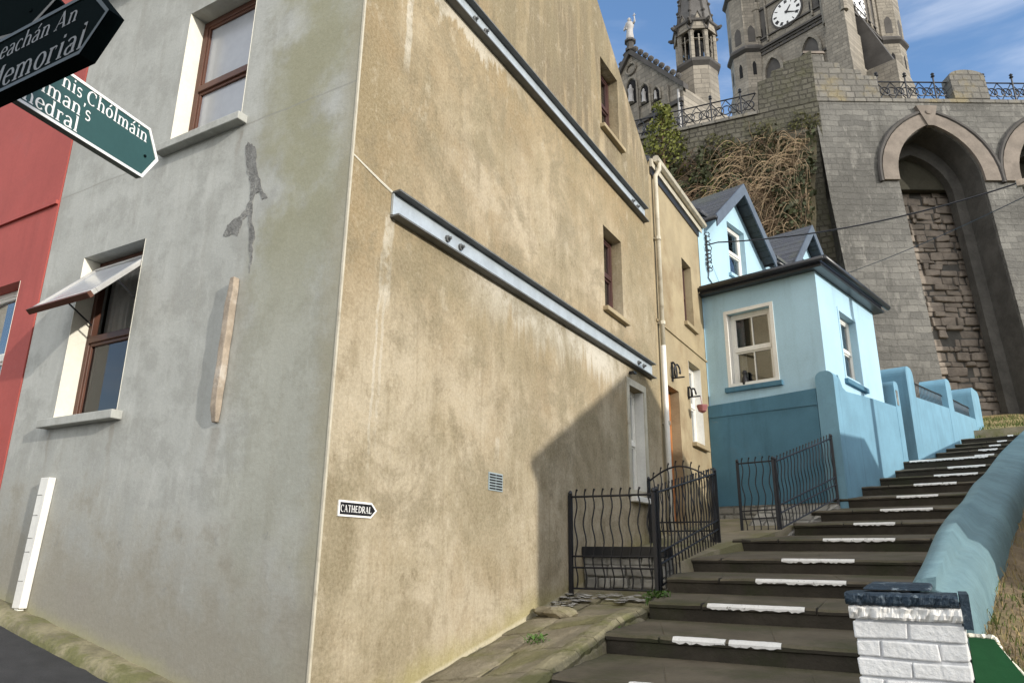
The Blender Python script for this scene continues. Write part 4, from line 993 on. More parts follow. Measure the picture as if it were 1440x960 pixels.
# left return of the buttress
f=MB(); P=FRW.p
for (c,h) in ARC:
    # sandstone ring, slightly proud
    o=arch_poly(c,h+.72,zs,za+.66,zs-.25); i_=arch_poly(c,h+.004,zs,za+.004,zs-.25)
    o=o[1:]+[o[0]]; i_=i_[1:]+[i_[0]]
    k=len(o); g=MB()
    vs=[P(a,b,.14) for a,b in o]+[P(a,b,.14) for a,b in i_]+[P(a,b,0) for a,b in o]+[P(a,b,-.12) for a,b in i_]
    fs=[]
    for j in range(k-1): fs+= [(j,j+1,k+j+1,k+j),(2*k+j,2*k+j+1,j+1,j),(k+j,k+j+1,3*k+j+1,3*k+j)]
    fs+=[(0,k,3*k,2*k),(k-1,2*k+k-1,3*k+k-1,k+k-1)]
    g.add(vs,fs); ar=g.build('arch_ring', M['sand'], gw2)
    g=MB(); oo=arch_poly(c,h+.84,zs,za+.78,zs-.35); oo=oo[1:]+[oo[0]]
    g.tube([P(a,b,.10) for a,b in oo if b>0],.10,6); g.build('hood_mould', M['cathd'], ar)
    g=MB(); g.fprism(FRW,[(c-.13,za-.12),(c+.13,za-.12),(c+.50,za+1.02),(c-.50,za+1.02)],.0,.22); ks=g.build('keystone', M['sand'], ar)
    g=MB(); q=P(c,za+.62,.22); g.lathe((0,0,0),[(0,0),(.13,0),(.12,.05),(.05,.06),(0,.06)],12); g.v=[q+RT*v.x+Zv*v.y-FW*v.z for v in g.v]; g.build('boss', M['sand'], ks)
    # recess: back wall of rubble, plastered vault
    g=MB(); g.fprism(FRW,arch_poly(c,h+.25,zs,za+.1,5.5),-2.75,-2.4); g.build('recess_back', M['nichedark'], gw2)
    g=MB(); rs=random.Random(int(c)); z=5.9
    while z<19.4:
        hh=rs.uniform(.2,.46); u=c-h-.1
        while u<c+h:
            ww=rs.uniform(.22,1.0); d=rs.uniform(.0,.2); j=lambda s_=.055: rs.uniform(-s_,s_)
            if rs.random()>.04:
                g.hexa([P(u+.02+j(),z+j(),-2.4+d),P(u+ww-.03+j(),z+j(),-2.4+d),P(u+ww-.03,z,-2.5),P(u+.02,z,-2.5),P(u+.02+j(),z+hh-.035+j(),-2.4+d),P(u+ww-.03+j(),z+hh-.035+j(),-2.4+d),P(u+ww-.03,z+hh-.03,-2.5),P(u+.02,z+hh-.03,-2.5)])
            u+=ww
        z+=hh
    g.build('rubble_lining', M['rubble'], gw2, bevel=.075, seg=2)
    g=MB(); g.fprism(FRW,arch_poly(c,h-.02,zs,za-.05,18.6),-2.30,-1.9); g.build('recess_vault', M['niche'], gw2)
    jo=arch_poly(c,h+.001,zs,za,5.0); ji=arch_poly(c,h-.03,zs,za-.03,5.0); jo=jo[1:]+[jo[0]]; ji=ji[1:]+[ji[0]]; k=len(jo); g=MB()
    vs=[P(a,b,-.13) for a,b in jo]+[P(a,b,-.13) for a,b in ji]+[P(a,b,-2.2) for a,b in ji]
    g.add(vs,[q for j in range(k-1) for q in ((j,j+1,k+j+1,k+j),(k+j,k+j+1,2*k+j+1,2*k+j))]); g.build('recess_jamb', M['nichedark'], gw2)  # liner over the reveals, its colour carrying their shade
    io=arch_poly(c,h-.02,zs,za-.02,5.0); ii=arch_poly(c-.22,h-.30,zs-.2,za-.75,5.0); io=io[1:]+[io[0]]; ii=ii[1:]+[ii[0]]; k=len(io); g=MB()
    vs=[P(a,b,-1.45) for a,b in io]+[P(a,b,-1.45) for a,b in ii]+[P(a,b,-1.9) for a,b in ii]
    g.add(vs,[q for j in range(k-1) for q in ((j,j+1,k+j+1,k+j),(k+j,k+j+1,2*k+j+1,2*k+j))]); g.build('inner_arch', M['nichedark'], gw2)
# parapet and coping
g=MB(); g.fbox(FRW,14.32,36,22.384,22.60,-.75,.06); g.build('coping', M['retp'], gw2, bevel=.03)
g=MB()
g.fprism(FRW,[(14.32,22.62),(17.7,22.62),(17.7,23.95),(17.0,24.0),(17.0,24.35),(16.0,24.4),(16.0,24.75),(15.3,24.8),(15.3,25.28),(14.32,25.28)],-.55,.02); g.build('parapet', M['retp'], gw2, bevel=.03)
g=MB(); g.fprism(FRW,[(14.25,25.28),(15.36,25.28),(15.3,25.42),(14.3,25.42)],-.6,.08); g.build('parapet_cap', M['sand'], gw2)
for uu in (21.25,28.6):
    g=MB(); u0,u1=uu,uu+1.72
    g.fprism(FRW,[(u0,22.62),(u1,22.62),(u1,24.0)]+[((u0+u1)/2+(u1-u0)/2*math.cos(a),24.0+.38*math.sin(a)) for a in [math.pi*k/10 for k in range(1,10)]]+[(u0,24.0)],-.62,.06); g.build('parapet_pier', M['retp'], gw2, bevel=.03)
# railings with interlaced rings
def ring_railing(name,label,F,u0,u1,v0,h=1.15,group='ring-pattern railings on the retaining wall'):
    t=thing(name,label,'railing',F.p((u0+u1)/2,v0,-.2),group)
    g=MB(); 
    for v in (v0+.05,v0+h): g.tube([F.p(u0,v,-.2),F.p(u1,v,-.2)],.035,6)
    g.build('rails', M['iron'], t)
    n=max(2,round((u1-u0)/.72)); g=MB(); w=(u1-u0)/n
    for k in range(n):
        c=u0+w*(k+.5); v=v0+h*.5; r=w*.34
        for cc in ((c,) if k==0 else (c,c-w*.5)):
            g.tube([F.p(cc+r*math.cos(a),v+r*math.sin(a),-.2) for a in [2*math.pi*q/14 for q in range(15)]],.03,5)
        g.tube([F.p(u0+w*k,v0+.06,-.21),F.p(u0+w*(k+1),v0+h,-.21)],.026,4); g.tube([F.p(u0+w*(k+1),v0+.06,-.22),F.p(u0+w*k,v0+h,-.22)],.026,4)
    g.build('ring_lattice', M['iron'], t)
    for k in range(0,n+1,2):
        g=MB(); u=u0+w*k; q=F.p(u,v0,-.2); g.tube([q,q+Zv*(h+.25)],.04,6); g.lathe(q+Zv*(h+.2),[(.04,0),(.10,.06),(.05,.12),(.09,.2),(0,.3)],8); g.build('post', M['iron'], t)
ring_railing('parapet_railing','blue-black ring railing on the great wall between the stepped parapet and the round-topped pier',FRW,17.75,21.22,22.62)
ring_railing('parapet_railing','blue-black ring railing at the right end of the great wall parapet',FRW,23.0,28.55,22.62)
# left return: rubble wall under a railed terrace
LR=Vector((-.9944,-.1057,0)); Qc=Vector((.98,29.30,0))
FL=Frame(Qc,-LR,Zv,-LR.cross(Zv)*-1); FL.N=(-LR).cross(Zv)
lw=thing('terrace_wall','mossy rubble terrace wall with broken parapet running left from the great wall','wall',Qc+Zv*18+LR*4)
g=MB(); g.fbox(FL,-14,.35,14,22.28,-1.0,0); g.build('wall_face', M['retl'], lw)
g=MB(); g.fbox(FL,-14,-2.35,22.28,22.46,-.9,.07); g.build('coping', M['retp'], lw)
g=MB(); g.fprism(FL,[(-2.4,22.28),(.3,22.28),(.3,25.2),(-.2,25.0),(-.3,24.95),(-1.0,24.9),(-1.05,24.6),(-1.6,24.55),(-1.7,24.2),(-2.3,24.1)],-.6,.02); g.build('parapet', M['retl'], lw, bevel=.03)
ring_railing('terrace_railing','dark ring railing on the mossy terrace wall below the cathedral',FL,-12,-2.45,22.44,1.2)
# buttress left flank
g=MB(); q0=FRW.p(14.37,22.38,-.0); 
lo=[FRW.p(14.85,4.5,-.002),FRW.p(14.40,17,-.002),FRW.p(14.37,22.38,-.002)]
bkk=[Vector((p.x,p.y,p.z))+FW*4 for p in lo]
g.add(lo+bkk,[(0,3,4,1),(1,4,5,2)]); g.build('buttress_flank', M['nichedark'], gw2)  # flank painted dark to stand for its shade
# terrace behind
g=MB(); tr=[Qc+LR*14+Vector((0,.9,0)),Qc+Vector((0,.9,0)),FRW.p(14.5,22.3,-1),FRW.p(36,22.3,-1)]
tr=[Vector((p.x,p.y,22.3)) for p in tr]; far=[tr[3]+FW*120,tr[0]+FW*120]
g.add(tr+far,[(0,1,2,3,4,5)]); struct(g.build('terrace', M['terr']))
# ------------------------------------------------------------------ overgrown bank behind the blue house
def bankp(s,q):
    # s metres left of the corner, q 0 (top, at the wall) .. 1 (foot)
    top=Qc+LR*s; out=Vector((.0,-1,0))
    d=9.5*q
    prof=20.7-13.6*(q**.85)
    bulge=1.6*math.sin(q*math.pi)
    n=.9*mnoise.noise(Vector((s*.35,q*3,1)))+.45*mnoise.noise(Vector((s*.9,q*8,4)))
    return top+out*(d+n*.8)+Zv*(prof+bulge+n)
bm_=MB(); SS=rng(-.1,16,56); QQ=rng(0,1,44)
bm_.add([bankp(s,q) for q in QQ for s in SS],[(j*57+i+1,j*57+i,(j+1)*57+i,(j+1)*57+i+1) for j in range(44) for i in range(56)])
struct(bm_.build('hillside', M['earth'], smooth=True))
rb=random.Random(21)
def canes(n,mat,seed,s0,s1,q0,q1,lmin,lmax,rad,label,name):
    r=random.Random(seed); g=MB()
    for k in range(n):
        s=r.uniform(s0,s1); q=min(1,max(0,r.gauss((q0+q1)/2,(q1-q0)/3))); p=bankp(s,q)
        lim=r.random()**2*1.6; ln=r.uniform(lmin,lmax); dr=Vector((r.gauss(-.05,.75),-r.uniform(.3,1.1),r.uniform(.1,.9))).normalized()
        pts=[p]; v=dr*ln/7
        for t in range(7):
            v=v+Vector((r.gauss(0,.05),r.gauss(0,.05),-.07*ln/3-.02*t)); e=pts[-1]+v
            e.x=min(e.x,Qc.x-.05-lim-.12*t*lim); pts.append(e)
        g.tube(pts,[rad*(1-.1*t) for t in range(8)],3,False)
    return tag(g.build(name,mat),label,'brambles',None,'stuff')
canes(330,M['bram'],31,.1,3.4,.03,.50,1.4,3.4,.022,'tan bramble canes tumbling down the bank below the terrace wall','bramble_canes')
canes(130,M['bram'],35,.1,2.0,.45,.95,1.,2.4,.020,'pale bramble canes hanging beside the great buttress','hanging_canes')
canes(900,M['bramd'],32,0,9,.12,.95,.8,2.4,.020,'dark dead bramble stems matted over the shaded bank','dead_canes')
def leaves(n,mat,seed,s0,s1,q0,q1,size,label,name,lift=.6):
    r=random.Random(seed); g=MB()
    for k in range(n):
        s=r.uniform(s0,s1); q=r.uniform(q0,q1)
        if mnoise.noise(Vector((s*.8,q*6,9)))<-.12: continue
        p=bankp(s,q)+Vector((r.uniform(-.2,.2),-r.random()*lift,r.random()*lift*.7))
        d=Vector((r.gauss(0,1),r.gauss(0,1),r.gauss(0,1))).normalized(); u=d.orthogonal().normalized(); w=d.cross(u); z=size*r.uniform(.5,1.3)
        g.add([p-u*z,p+w*z*.6,p+u*z,p-w*z*.6],[(0,1,2,3)])
    return tag(g.build(name,mat),label,'ivy',None,'stuff')
canes(900,M['bramd'],36,0,8,.0,.95,.5,1.6,.010,'fine dead twigs tangled through the bank','dead_twigs')
canes(500,M['bram'],37,0,5,.0,.8,.5,1.6,.009,'fine pale twigs and grass stalks on the bank','pale_twigs')
leaves(17000,M['leafd'],41,0,12,.0,1,.13,'dark ivy and dead leaves covering the steep bank','ivy_cover')
leaves(700,M['leafy'],42,2,9,.0,.5,.10,'sparse yellow green leaves on the upper bank','bank_leaves')
g=MB(); r=random.Random(77)
for k in range(9000):
    u=r.uniform(-13,.3); v=22.1-2.6*r.random()**.6
    if mnoise.noise(Vector((u*.9,v*1.1,3)))<.02+.25*max(0,v-21.2): continue
    p=FL.p(u,v,r.uniform(.0,.16)); d=Vector((r.gauss(0,.6),-1+r.gauss(0,.5),r.gauss(.3,.6))).normalized(); a=d.orthogonal().normalized(); w=d.cross(a); z=r.uniform(.03,.09)
    g.add([p-a*z,p+w*z*.7,p+a*z,p-w*z*.7],[(0,1,2,3)])
tag(g.build('wall_moss',plain('wall_moss_leaf',(.085,.085,.035),.9,.5,1.2,9,0,tint=(.15,.13,.07),tscale=.8)),'moss and small plants clinging to the terrace wall face','moss',None,'stuff')
# the yellow-green bush by the terrace railing
bs=thing('hillside_bush','yellow-green conical bush growing at the terrace wall beside the gable edge','bush',Qc+LR*6.9+Vector((0,-.9,19.5)))
g=MB(); r=random.Random(51); c0=Qc+LR*6.9+Vector((0,-.9,19.3))
for k in range(2600):
    h=r.random()**.8*4.2; rad=(.35+1.25*(1-h/4.4))*math.sqrt(r.random()); a=r.uniform(0,6.28)
    if mnoise.noise(Vector((math.cos(a)*1.5,math.sin(a)*1.5,h*1.3)))<-.15: continue
    p=c0+Vector((rad*math.cos(a),rad*math.sin(a),h)); d=Vector((r.gauss(0,1),r.gauss(0,1),r.gauss(.3,1))).normalized(); u=d.orthogonal().normalized(); w=d.cross(u); z=r.uniform(.05,.12)
    g.add([p-u*z,p+w*z*.6,p+u*z,p-w*z*.6],[(0,1,2,3)])
g.build('foliage', M['leafy'], bs)
g=MB(); g.tube([c0-Zv*.5,c0+Zv*2,c0+Zv*3.4],[.09,.06,.02],6)
for k in range(14):
    a=k*2.4; z=.4+k*.2; g.tube([c0+Zv*z,c0+Vector((math.cos(a)*.7,math.sin(a)*.7,z+.5))],[.03,.01],4)
g.build('stems', M['bramd'], bs)

# ================================================================== the cathedral
TL=Vector((-.94,.342,0)); TR=Vector((.342,.94,0)); TC=Vector((1.46,93.18,0))
ct=thing('cathedral','grey stone gothic cathedral with clock tower and crocketed gable on the terrace above','cathedral',TC+TL*9+TR*9+Zv*22.3)
FTL=Frame(TC,-TL,Zv,-TR); FTR=Frame(TC,TR,Zv,-TL)     # u on FTL is -l
FTR.N=TR.cross(Zv)
def oct_(mb,c,prof,n=8): mb.lathe(c,prof,n,1,math.pi/8+math.atan2(TR.y,TR.x))
g=MB(); g.fbox(FTL,-18,0,22,100,-18,0); tw=g.build('tower', M['cath'], ct)
g=MB()
for z in (77.5,88): 
    for F_,a,b in ((FTL,-14,-1.0),(FTR,1.0,11.5)): g.fbox(F_,a,b,z-.35,z,0,.5); g.fbox(F_,a,b,z-.7,z-.35,0,.25)
g.build('string_course', M['cathd'], tw)
for l_,r_,rad in ((15.6,.9,2.9),(.9,15.2,3.1)):
    c=TC+TL*l_+TR*r_
    g=MB(); oct_(g,c,[(rad+.4,22),(rad+.4,70.5),(rad,72),(rad,77.3),(rad,100)]); tt=g.build('tower_turret', M['cath'], ct)
    g=MB(); oct_(g,c,[(rad+.02,77.0),(rad+.5,77.4),(rad+.5,77.8),(rad+.02,78.4)]); oct_(g,c,[(rad+.02,88.0),(rad+.5,88.4),(rad+.5,88.8),(rad+.02,89.4)]); g.build('string_course', M['cathd'], tt)
    for k in range(8):
        a=math.pi/4*k+math.atan2(TR.y,TR.x); d=Vector((math.cos(a),math.sin(a),0)); F_=Frame(c,Vector((-d.y,d.x,0)),Zv,d); ap=rad*math.cos(math.pi/8)
        g=MB(); g.fprism(F_,arch_poly(0,.28,74.6,75.4,72.9),ap-.2,ap+.02); g.build('slit_window', M['void'], tt)
        g=MB(); g.fprism(F_,arch_poly(0,.55,80.9,82,78.9),ap-.2,ap+.03); g.build('blind_arch', M['cathd'], tt)
# corner buttress between the two visible faces
g=MB(); c=TC+TL*.2+TR*.2
for (e0,z0,z1) in ((2.6,22,66.5),(1.9,66.5,72.5),(1.3,72.5,79.0)):
    F_=FTL; g.fbox(FTL,-2.2,.0+e0*.5,z0,z1,-2.2,e0)
g.build('corner_buttress', M['cath'], ct)
g=MB(); g.fprism(Frame(TC+TR*3.2,(-TL),Zv,TR.cross(Zv)*0+(-TR)),[(0,66.5),(4.6,66.5),(1.0,76.5),(0,76.5)],-1.6,.2); g.build('buttress_weathering', M['cathd'], ct)
g=MB(); g.fprism(Frame(TC,(-TL),Zv,-TR),[(0,22),(5.2,22),(5.2,66.0),(0,66.4)],-4.8,-1.6); g.build('side_buttress', M['cath'], ct)
# blind arches under the string course
for (F_,u) in ((FTL,-11.2),(FTL,-5.2),(FTR,5.0),(FTR,9.0)):
    g=MB(); o=arch_poly(u,1.7,72.6,75.6,68); i_=arch_poly(u,1.25,72.6,74.9,68); o=o[1:]+[o[0]]; i_=i_[1:]+[i_[0]]; k=len(o)
    vs=[F_.p(a,b,.35) for a,b in o]+[F_.p(a,b,.35) for a,b in i_]+[F_.p(a,b,0) for a,b in o]+[F_.p(a,b,0.) for a,b in i_]
    fs=[]
    for j in range(k-1): fs+=[(j,j+1,k+j+1,k+j),(2*k+j,2*k+j+1,j+1,j),(k+j,k+j+1,3*k+j+1,3*k+j)]
    g.add(vs,fs); bo_=g.build('blind_arch', M['cath'], ct)
    g=MB(); g.fprism(F_,arch_poly(u,1.2,72.6,74.8,68),-.1,.04); g.fprism(F_,arch_poly(u,.35,72.9,73.6,68),.04,.07); g.build('recess', M['cathd'], bo_)
# tall louvres beside the clock
for (F_,us) in ((FTL,(-12.2,-3.6)),(FTR,(8.4,10.2))):
    for u in us:
        g=MB(); g.fprism(F_,arch_poly(u,.5,84,85,78.6),-.1,.06); lv=g.build('belfry_light', M['cathd'], ct)
        g=MB(); g.tube([F_.p(u-.7,78.2,.15),F_.p(u-.7,90,.15)],.16,6); g.tube([F_.p(u+.7,78.2,.15),F_.p(u+.7,90,.15)],.16,6); g.build('shaft', M['cath'], lv)
def clock(F_,u,v,r):
    g=MB(); K=40
    def disc(mb,rad,n0,n1,r0=0): mb.fprism(F_,[(u+rad*math.cos(2*math.pi*k/K),v+rad*math.sin(2*math.pi*k/K)) for k in range(K)],n0,n1)
    disc(g,r*1.12,0,.18); ck=g.build('clock', M['cathd'], ct)
    g=MB(); disc(g,r,.18,.22); g.build('clock_face', M['signw'], ck)
    g=MB()
    def bar(ang,r0,r1,w0,w1,n0,n1):
        s_,c_=math.sin(ang),math.cos(ang)
        g.fprism(F_,[(u+s_*r0+c_*-w0,v+c_*r0+s_*w0),(u+s_*r0+c_*w0,v+c_*r0-s_*w0),(u+s_*r1+c_*w1,v+c_*r1-s_*w1),(u+s_*r1-c_*w1,v+c_*r1+s_*w1)],n0,n1)
    for k in range(12): 
        a=k*math.pi/6; nb={0:3,1:1,2:2,3:3,4:3,5:1,6:2,7:3,8:4,9:2,10:1,11:2}[k]
        for q in range(nb): bar(a+(q-(nb-1)/2)*.085,r*.70,r*.93,r*.026,r*.034,.22,.24)
    g.build('numerals', M['black'], ck)
    g=MB(); bar(math.radians(40),-.1*r,.5*r,.06*r,.035*r,.25,.28); bar(math.radians(120),-.12*r,.8*r,.05*r,.02*r,.29,.32); disc(g,.09*r,.22,.34); g.build('hands', M['black'], ck)
clock(FTL,-8.1,81.3,2.3); clock(FTR,5.6,80.6,2.3)
g=MB(); 
for (F_,a,b) in ((FTL,-13.0,-2.4),(FTR,2.4,11.2)):
    for u in (a,b): g.tube([F_.p(u,78,.2),F_.p(u,99,.2)],.22,6)
g.build('angle_shafts', M['cath'], ct)
# octagonal stair turret with spire
def atD(r,z,D): 
    p=CAMP+FW*D+RT*r; p.z=z; return p
c=atD(18.42,0,62); 
st=thing('stair_turret','slender octagonal stone turret with open belfry and pointed spire left of the clock tower','turret',c+Zv*22.3)
g=MB(); oct_(g,c,[(2.5,22),(2.5,39.5),(2.05,41.2),(1.95,48.0)]); g.build('shaft', M['cath'], st)
g=MB(); oct_(g,c,[(1.95,47.7),(2.3,48.1),(2.3,48.4),(1.95,48.7)]); g.build('string_course', M['cathd'], st)
g=MB(); oct_(g,c,[(.75,48.6),(.75,53)]); g.build('belfry_core', M['void'], st)
g=MB()
for k in range(8):
    a=math.pi/4*k+math.pi/8+math.atan2(TR.y,TR.x); q=c+Vector((math.cos(a),math.sin(a),0))*1.82; g.tube([q+Zv*48.6,q+Zv*52.3],.26,6)
g.build('belfry_piers', M['cath'], st)
for k in range(8):
    a=math.pi/4*k+math.atan2(TR.y,TR.x); d=Vector((math.cos(a),math.sin(a),0)); F_=Frame(c,Vector((-d.y,d.x,0)),Zv,d); ap=1.95*math.cos(math.pi/8)
    g=MB(); g.panel(F_.__class__(c+d*(ap+.02),F_.U,Zv,d),[(-.78,50.9),(.78,50.9),(.78,52.8),(-.78,52.8)],[[ (x_,y_) for x_,y_ in arch_poly(0,.5,51.3,52.3,50.95)]],.3,True); g.build('belfry_arch', M['cath'], st)
g=MB(); oct_(g,c,[(1.9,52.5),(2.35,52.8),(2.35,53.05),(1.9,53.3)]); g.build('cornice', M['cathd'], st)
for k in range(8):
    a=math.pi/4*k+math.pi/8+math.atan2(TR.y,TR.x); d=Vector((math.cos(a),math.sin(a),0)); g=MB(); q=c+d*2.1+Zv*52.3
    g.tube([q+Zv*.4,q+d*.4+Zv*.45,q+d*.62+Zv*.6],[.24,.2,.12],6); g.build('gargoyle', M['cathd'], st)
g=MB(); oct_(g,c,[(1.85,53.2),(.05,68)]); g.build('spire', M['cathslate'], st)
# transept gable with statue niches
GC=atD(11.75,0,62)
FGb=Frame(GC,-TL,Zv,-TR)
g=MB(); g.fprism(FGb,[(-6,22),(6,22),(6,43.2),(0,50.3),(-6,43.2)],-10,0); gb_=g.build('transept_gable', M['cath'], ct)
g=MB()
for sg in (-1,1):
    g.fprism(FGb,[(0,50.2),(0,50.9),(sg*6.3,43.4),(sg*6.3,42.8)] if sg<0 else [(0,50.9),(0,50.2),(sg*6.3,42.8),(sg*6.3,43.4)],-.4,.35)
g.build('raking_coping', M['cathd'], gb_)
for k in range(1,10):
    for sg in (-1,1):
        g=MB(); u=sg*6.2*k/10; v=50.9-7.5*k/10; q=FGb.p(u,v+.1,0); g.lathe(q,[(.10,0),(.28,.2),(.34,.36),(.2,.55),(.0,.62)],7); g.build('crocket', M['cathd'], gb_)
for (u,zb,zt,h) in ((0,44.4,47.2,.55),(-1.6,43.6,45.7,.45),(1.6,43.6,45.7,.45),(3.0,43.2,44.6,.35),(-3.0,43.2,44.6,.35)):
    g=MB(); g.fprism(FGb,arch_poly(u,h,zt-.7,zt,zb),-.1,.05); nb_=g.build('niche', M['void'], gb_)
    g=MB(); q=FGb.p(u,zb+.05,.25); s_=(zt-zb)/2.9; g.lathe(q,[(.36*s_,0),(.30*s_,.4*s_),(.26*s_,1.2*s_),(.34*s_,1.6*s_),(.16*s_,1.78*s_),(.17*s_,2.0*s_),(.05*s_,2.2*s_)],8); g.build('niche_statue', M['statue'], nb_)
g=MB(); g.fbox(FGb,-6,6,41.6,42.0,0,.3); g.build('string_course', M['cathd'], gb_)
for u in (-1.5,1.5,3.6): 
    g=MB(); g.fprism(FGb,arch_poly(u,.8,39.6,41.2,30),-.1,.05); g.build('lancet_window', M['void'], gb_)
g=MB(); g.tube([FGb.p(5.6,22,.2),FGb.p(5.6,43,.2)],.12,6); g.build('rainwater_pipe', M['statue'], gb_)
so2=thing('gable_statue','pale robed statue with raised cross standing on the apex of the cathedral gable','statue',FGb.p(0,50.7,0))
g=MB(); q=FGb.p(0,50.6,0); g.lathe(q,[(.55,0),(.55,.3),(.35,.35),(.4,1.0),(.6,1.1),(.6,1.3)],8); g.build('pedestal', M['cathd'], so2)
g=MB(); q=FGb.p(0,51.9,0)
g.lathe(q,[(.42,0),(.40,.5),(.33,1.1),(.36,1.5),(.46,1.85),(.42,2.1),(.16,2.25),(.13,2.35),(.2,2.5),(.2,2.68),(.06,2.85)],12)
g.tube([q+Vector((-.42,0,1.95)),q+Vector((-.55,-.1,1.45)),q+Vector((-.2,-.38,1.35))],[.13,.11,.08],6); g.tube([q+Vector((.40,0,1.95)),q+Vector((.62,-.15,2.1)),q+Vector((.62,-.2,2.6))],[.13,.11,.07],6)
g.build('figure', M['statue'], so2, smooth=True)
g=MB(); q=q+Vector((.62,-.2,2.3)); g.tube([q,q+Zv*.75],.045,5); g.tube([q+Zv*.5+Vector((-.16,0,0)),q+Zv*.5+Vector((.16,0,0))],.045,5); g.build('cross', M['statue'], so2)

# carved detail of the cathedral
def pinnacle(par,c,z,r,h):
    g=MB(); oct_(g,c,[(r,z-h*.9),(r,z),(r*1.25,z+.1),(r*1.25,z+.3),(r*.8,z+.35),(.04,z+h)]); o=g.build('pinnacle', M['cath'], par)
    g=MB()
    for k in range(4):
        a=k*math.pi/2+.4
        for q in (.3,.55,.78):
            rr_=r*.8*(1-q)+.06; p=c+Vector((math.cos(a)*rr_,math.sin(a)*rr_,z+.35+(h-.35)*q)); g.lathe(p,[(.0,-.12),(.13,0),(.0,.14)],5)
    g.build('crockets', M['cathd'], o)
for (l_,r_) in ((13.0,.35),(2.3,.9),(-.6,2.6)):
    pinnacle(ct,TC+TL*l_-TR*r_*.4,84.5 if l_>10 else 80.3,.55,5.5)
for (F_,a,b) in ((FTL,-13.0,-2.6),(FTR,3.0,11.2)):
    for (z,h_,pr_) in ((71.4,.35,.22),(76.2,.22,.2),(79.0,.25,.28),(84.3,.3,.25)):
        g=MB(); g.fbox(F_,a,b,z,z+h_,0,pr_); g.build('moulding', M['cathd'], tw)
    n=9
    for k in range(n):   # corbel table below the string course
        u=a+(b-a)*(k+.5)/n
        g=MB(); g.fprism(F_,arch_poly(u,.32,76.9,77.1,76.42),0,.12); g.build('corbel', M['cathd'], tw)
for u in (-12.6,-11.6,-4.4,-3.0):
    g=MB(); g.fprism(FTL,arch_poly(u,.26,80.6,81.2,79.4),.0,.08); g.build('blind_panel', M['void'], tw)
# spire ribs, crockets and gablets of the stair turret
c=atD(18.42,0,62)
for k in range(8):
    a=math.pi/4*k+math.pi/8+math.atan2(TR.y,TR.x); d=Vector((math.cos(a),math.sin(a),0))
    g=MB(); g.tube([c+d*1.85+Zv*53.2,c+d*.06+Zv*68],.11,5)
    for q in (.08,.18,.28,.38,.48):
        g.lathe(c+d*(1.85+(.06-1.85)*q+.08)+Zv*(53.2+14.8*q),[(0,-.2),(.2,0),(.16,.15),(0,.3)],5)
    g.build('spire_rib', M['cathd'], st)
for k in range(8):
    a=math.pi/4*k+math.atan2(TR.y,TR.x); d=Vector((math.cos(a),math.sin(a),0)); F_=Frame(c+d*1.9,Vector((-d.y,d.x,0)),Zv,d)
    g=MB(); g.fprism(F_,[(-.72,51.9),(.72,51.9),(0,53.9)],-.15,.12); g.build('gablet', M['cath'], st)
    g=MB(); g.tube([F_.p(-.78,51.85,.12),F_.p(0,54.0,.12),F_.p(.78,51.85,.12)],.09,5); g.build('gablet_coping', M['cathd'], st)
    g=MB(); g.tube([F_.p(0,48.7,-.08),F_.p(0,51.4,-.08)],.07,5); g.build('mullion', M['cath'], st)
# tracery and arcade on the transept gable
for u in (-4.4,-2.3,-.8,.8,2.3,4.4):
    g=MB(); g.tube([FGb.p(u,42.1,.2),FGb.p(u,44.2+max(0,2.4-abs(u)),.2)],.12,5); g.build('arcade_shaft', M['cath'], gb_)
for (u,zb,zt,h) in ((0,44.4,47.2,.55),(-1.6,43.6,45.7,.45),(1.6,43.6,45.7,.45),(3.0,43.2,44.6,.35),(-3.0,43.2,44.6,.35)):
    o=arch_poly(u,h+.12,zt-.7,zt+.2,zb); o=o[1:]+[o[0]]; g=MB(); g.tube([FGb.p(a,b,.12) for a,b in o],.10,5); g.build('arch_moulding', M['statue'] if False else M['cath'], gb_)
g=MB(); g.tube([FGb.p(.62*math.cos(a),48.5+.62*math.sin(a),.1) for a in [math.pi*2*k/14 for k in range(15)]],.12,5); g.build('roundel', M['cath'], gb_)

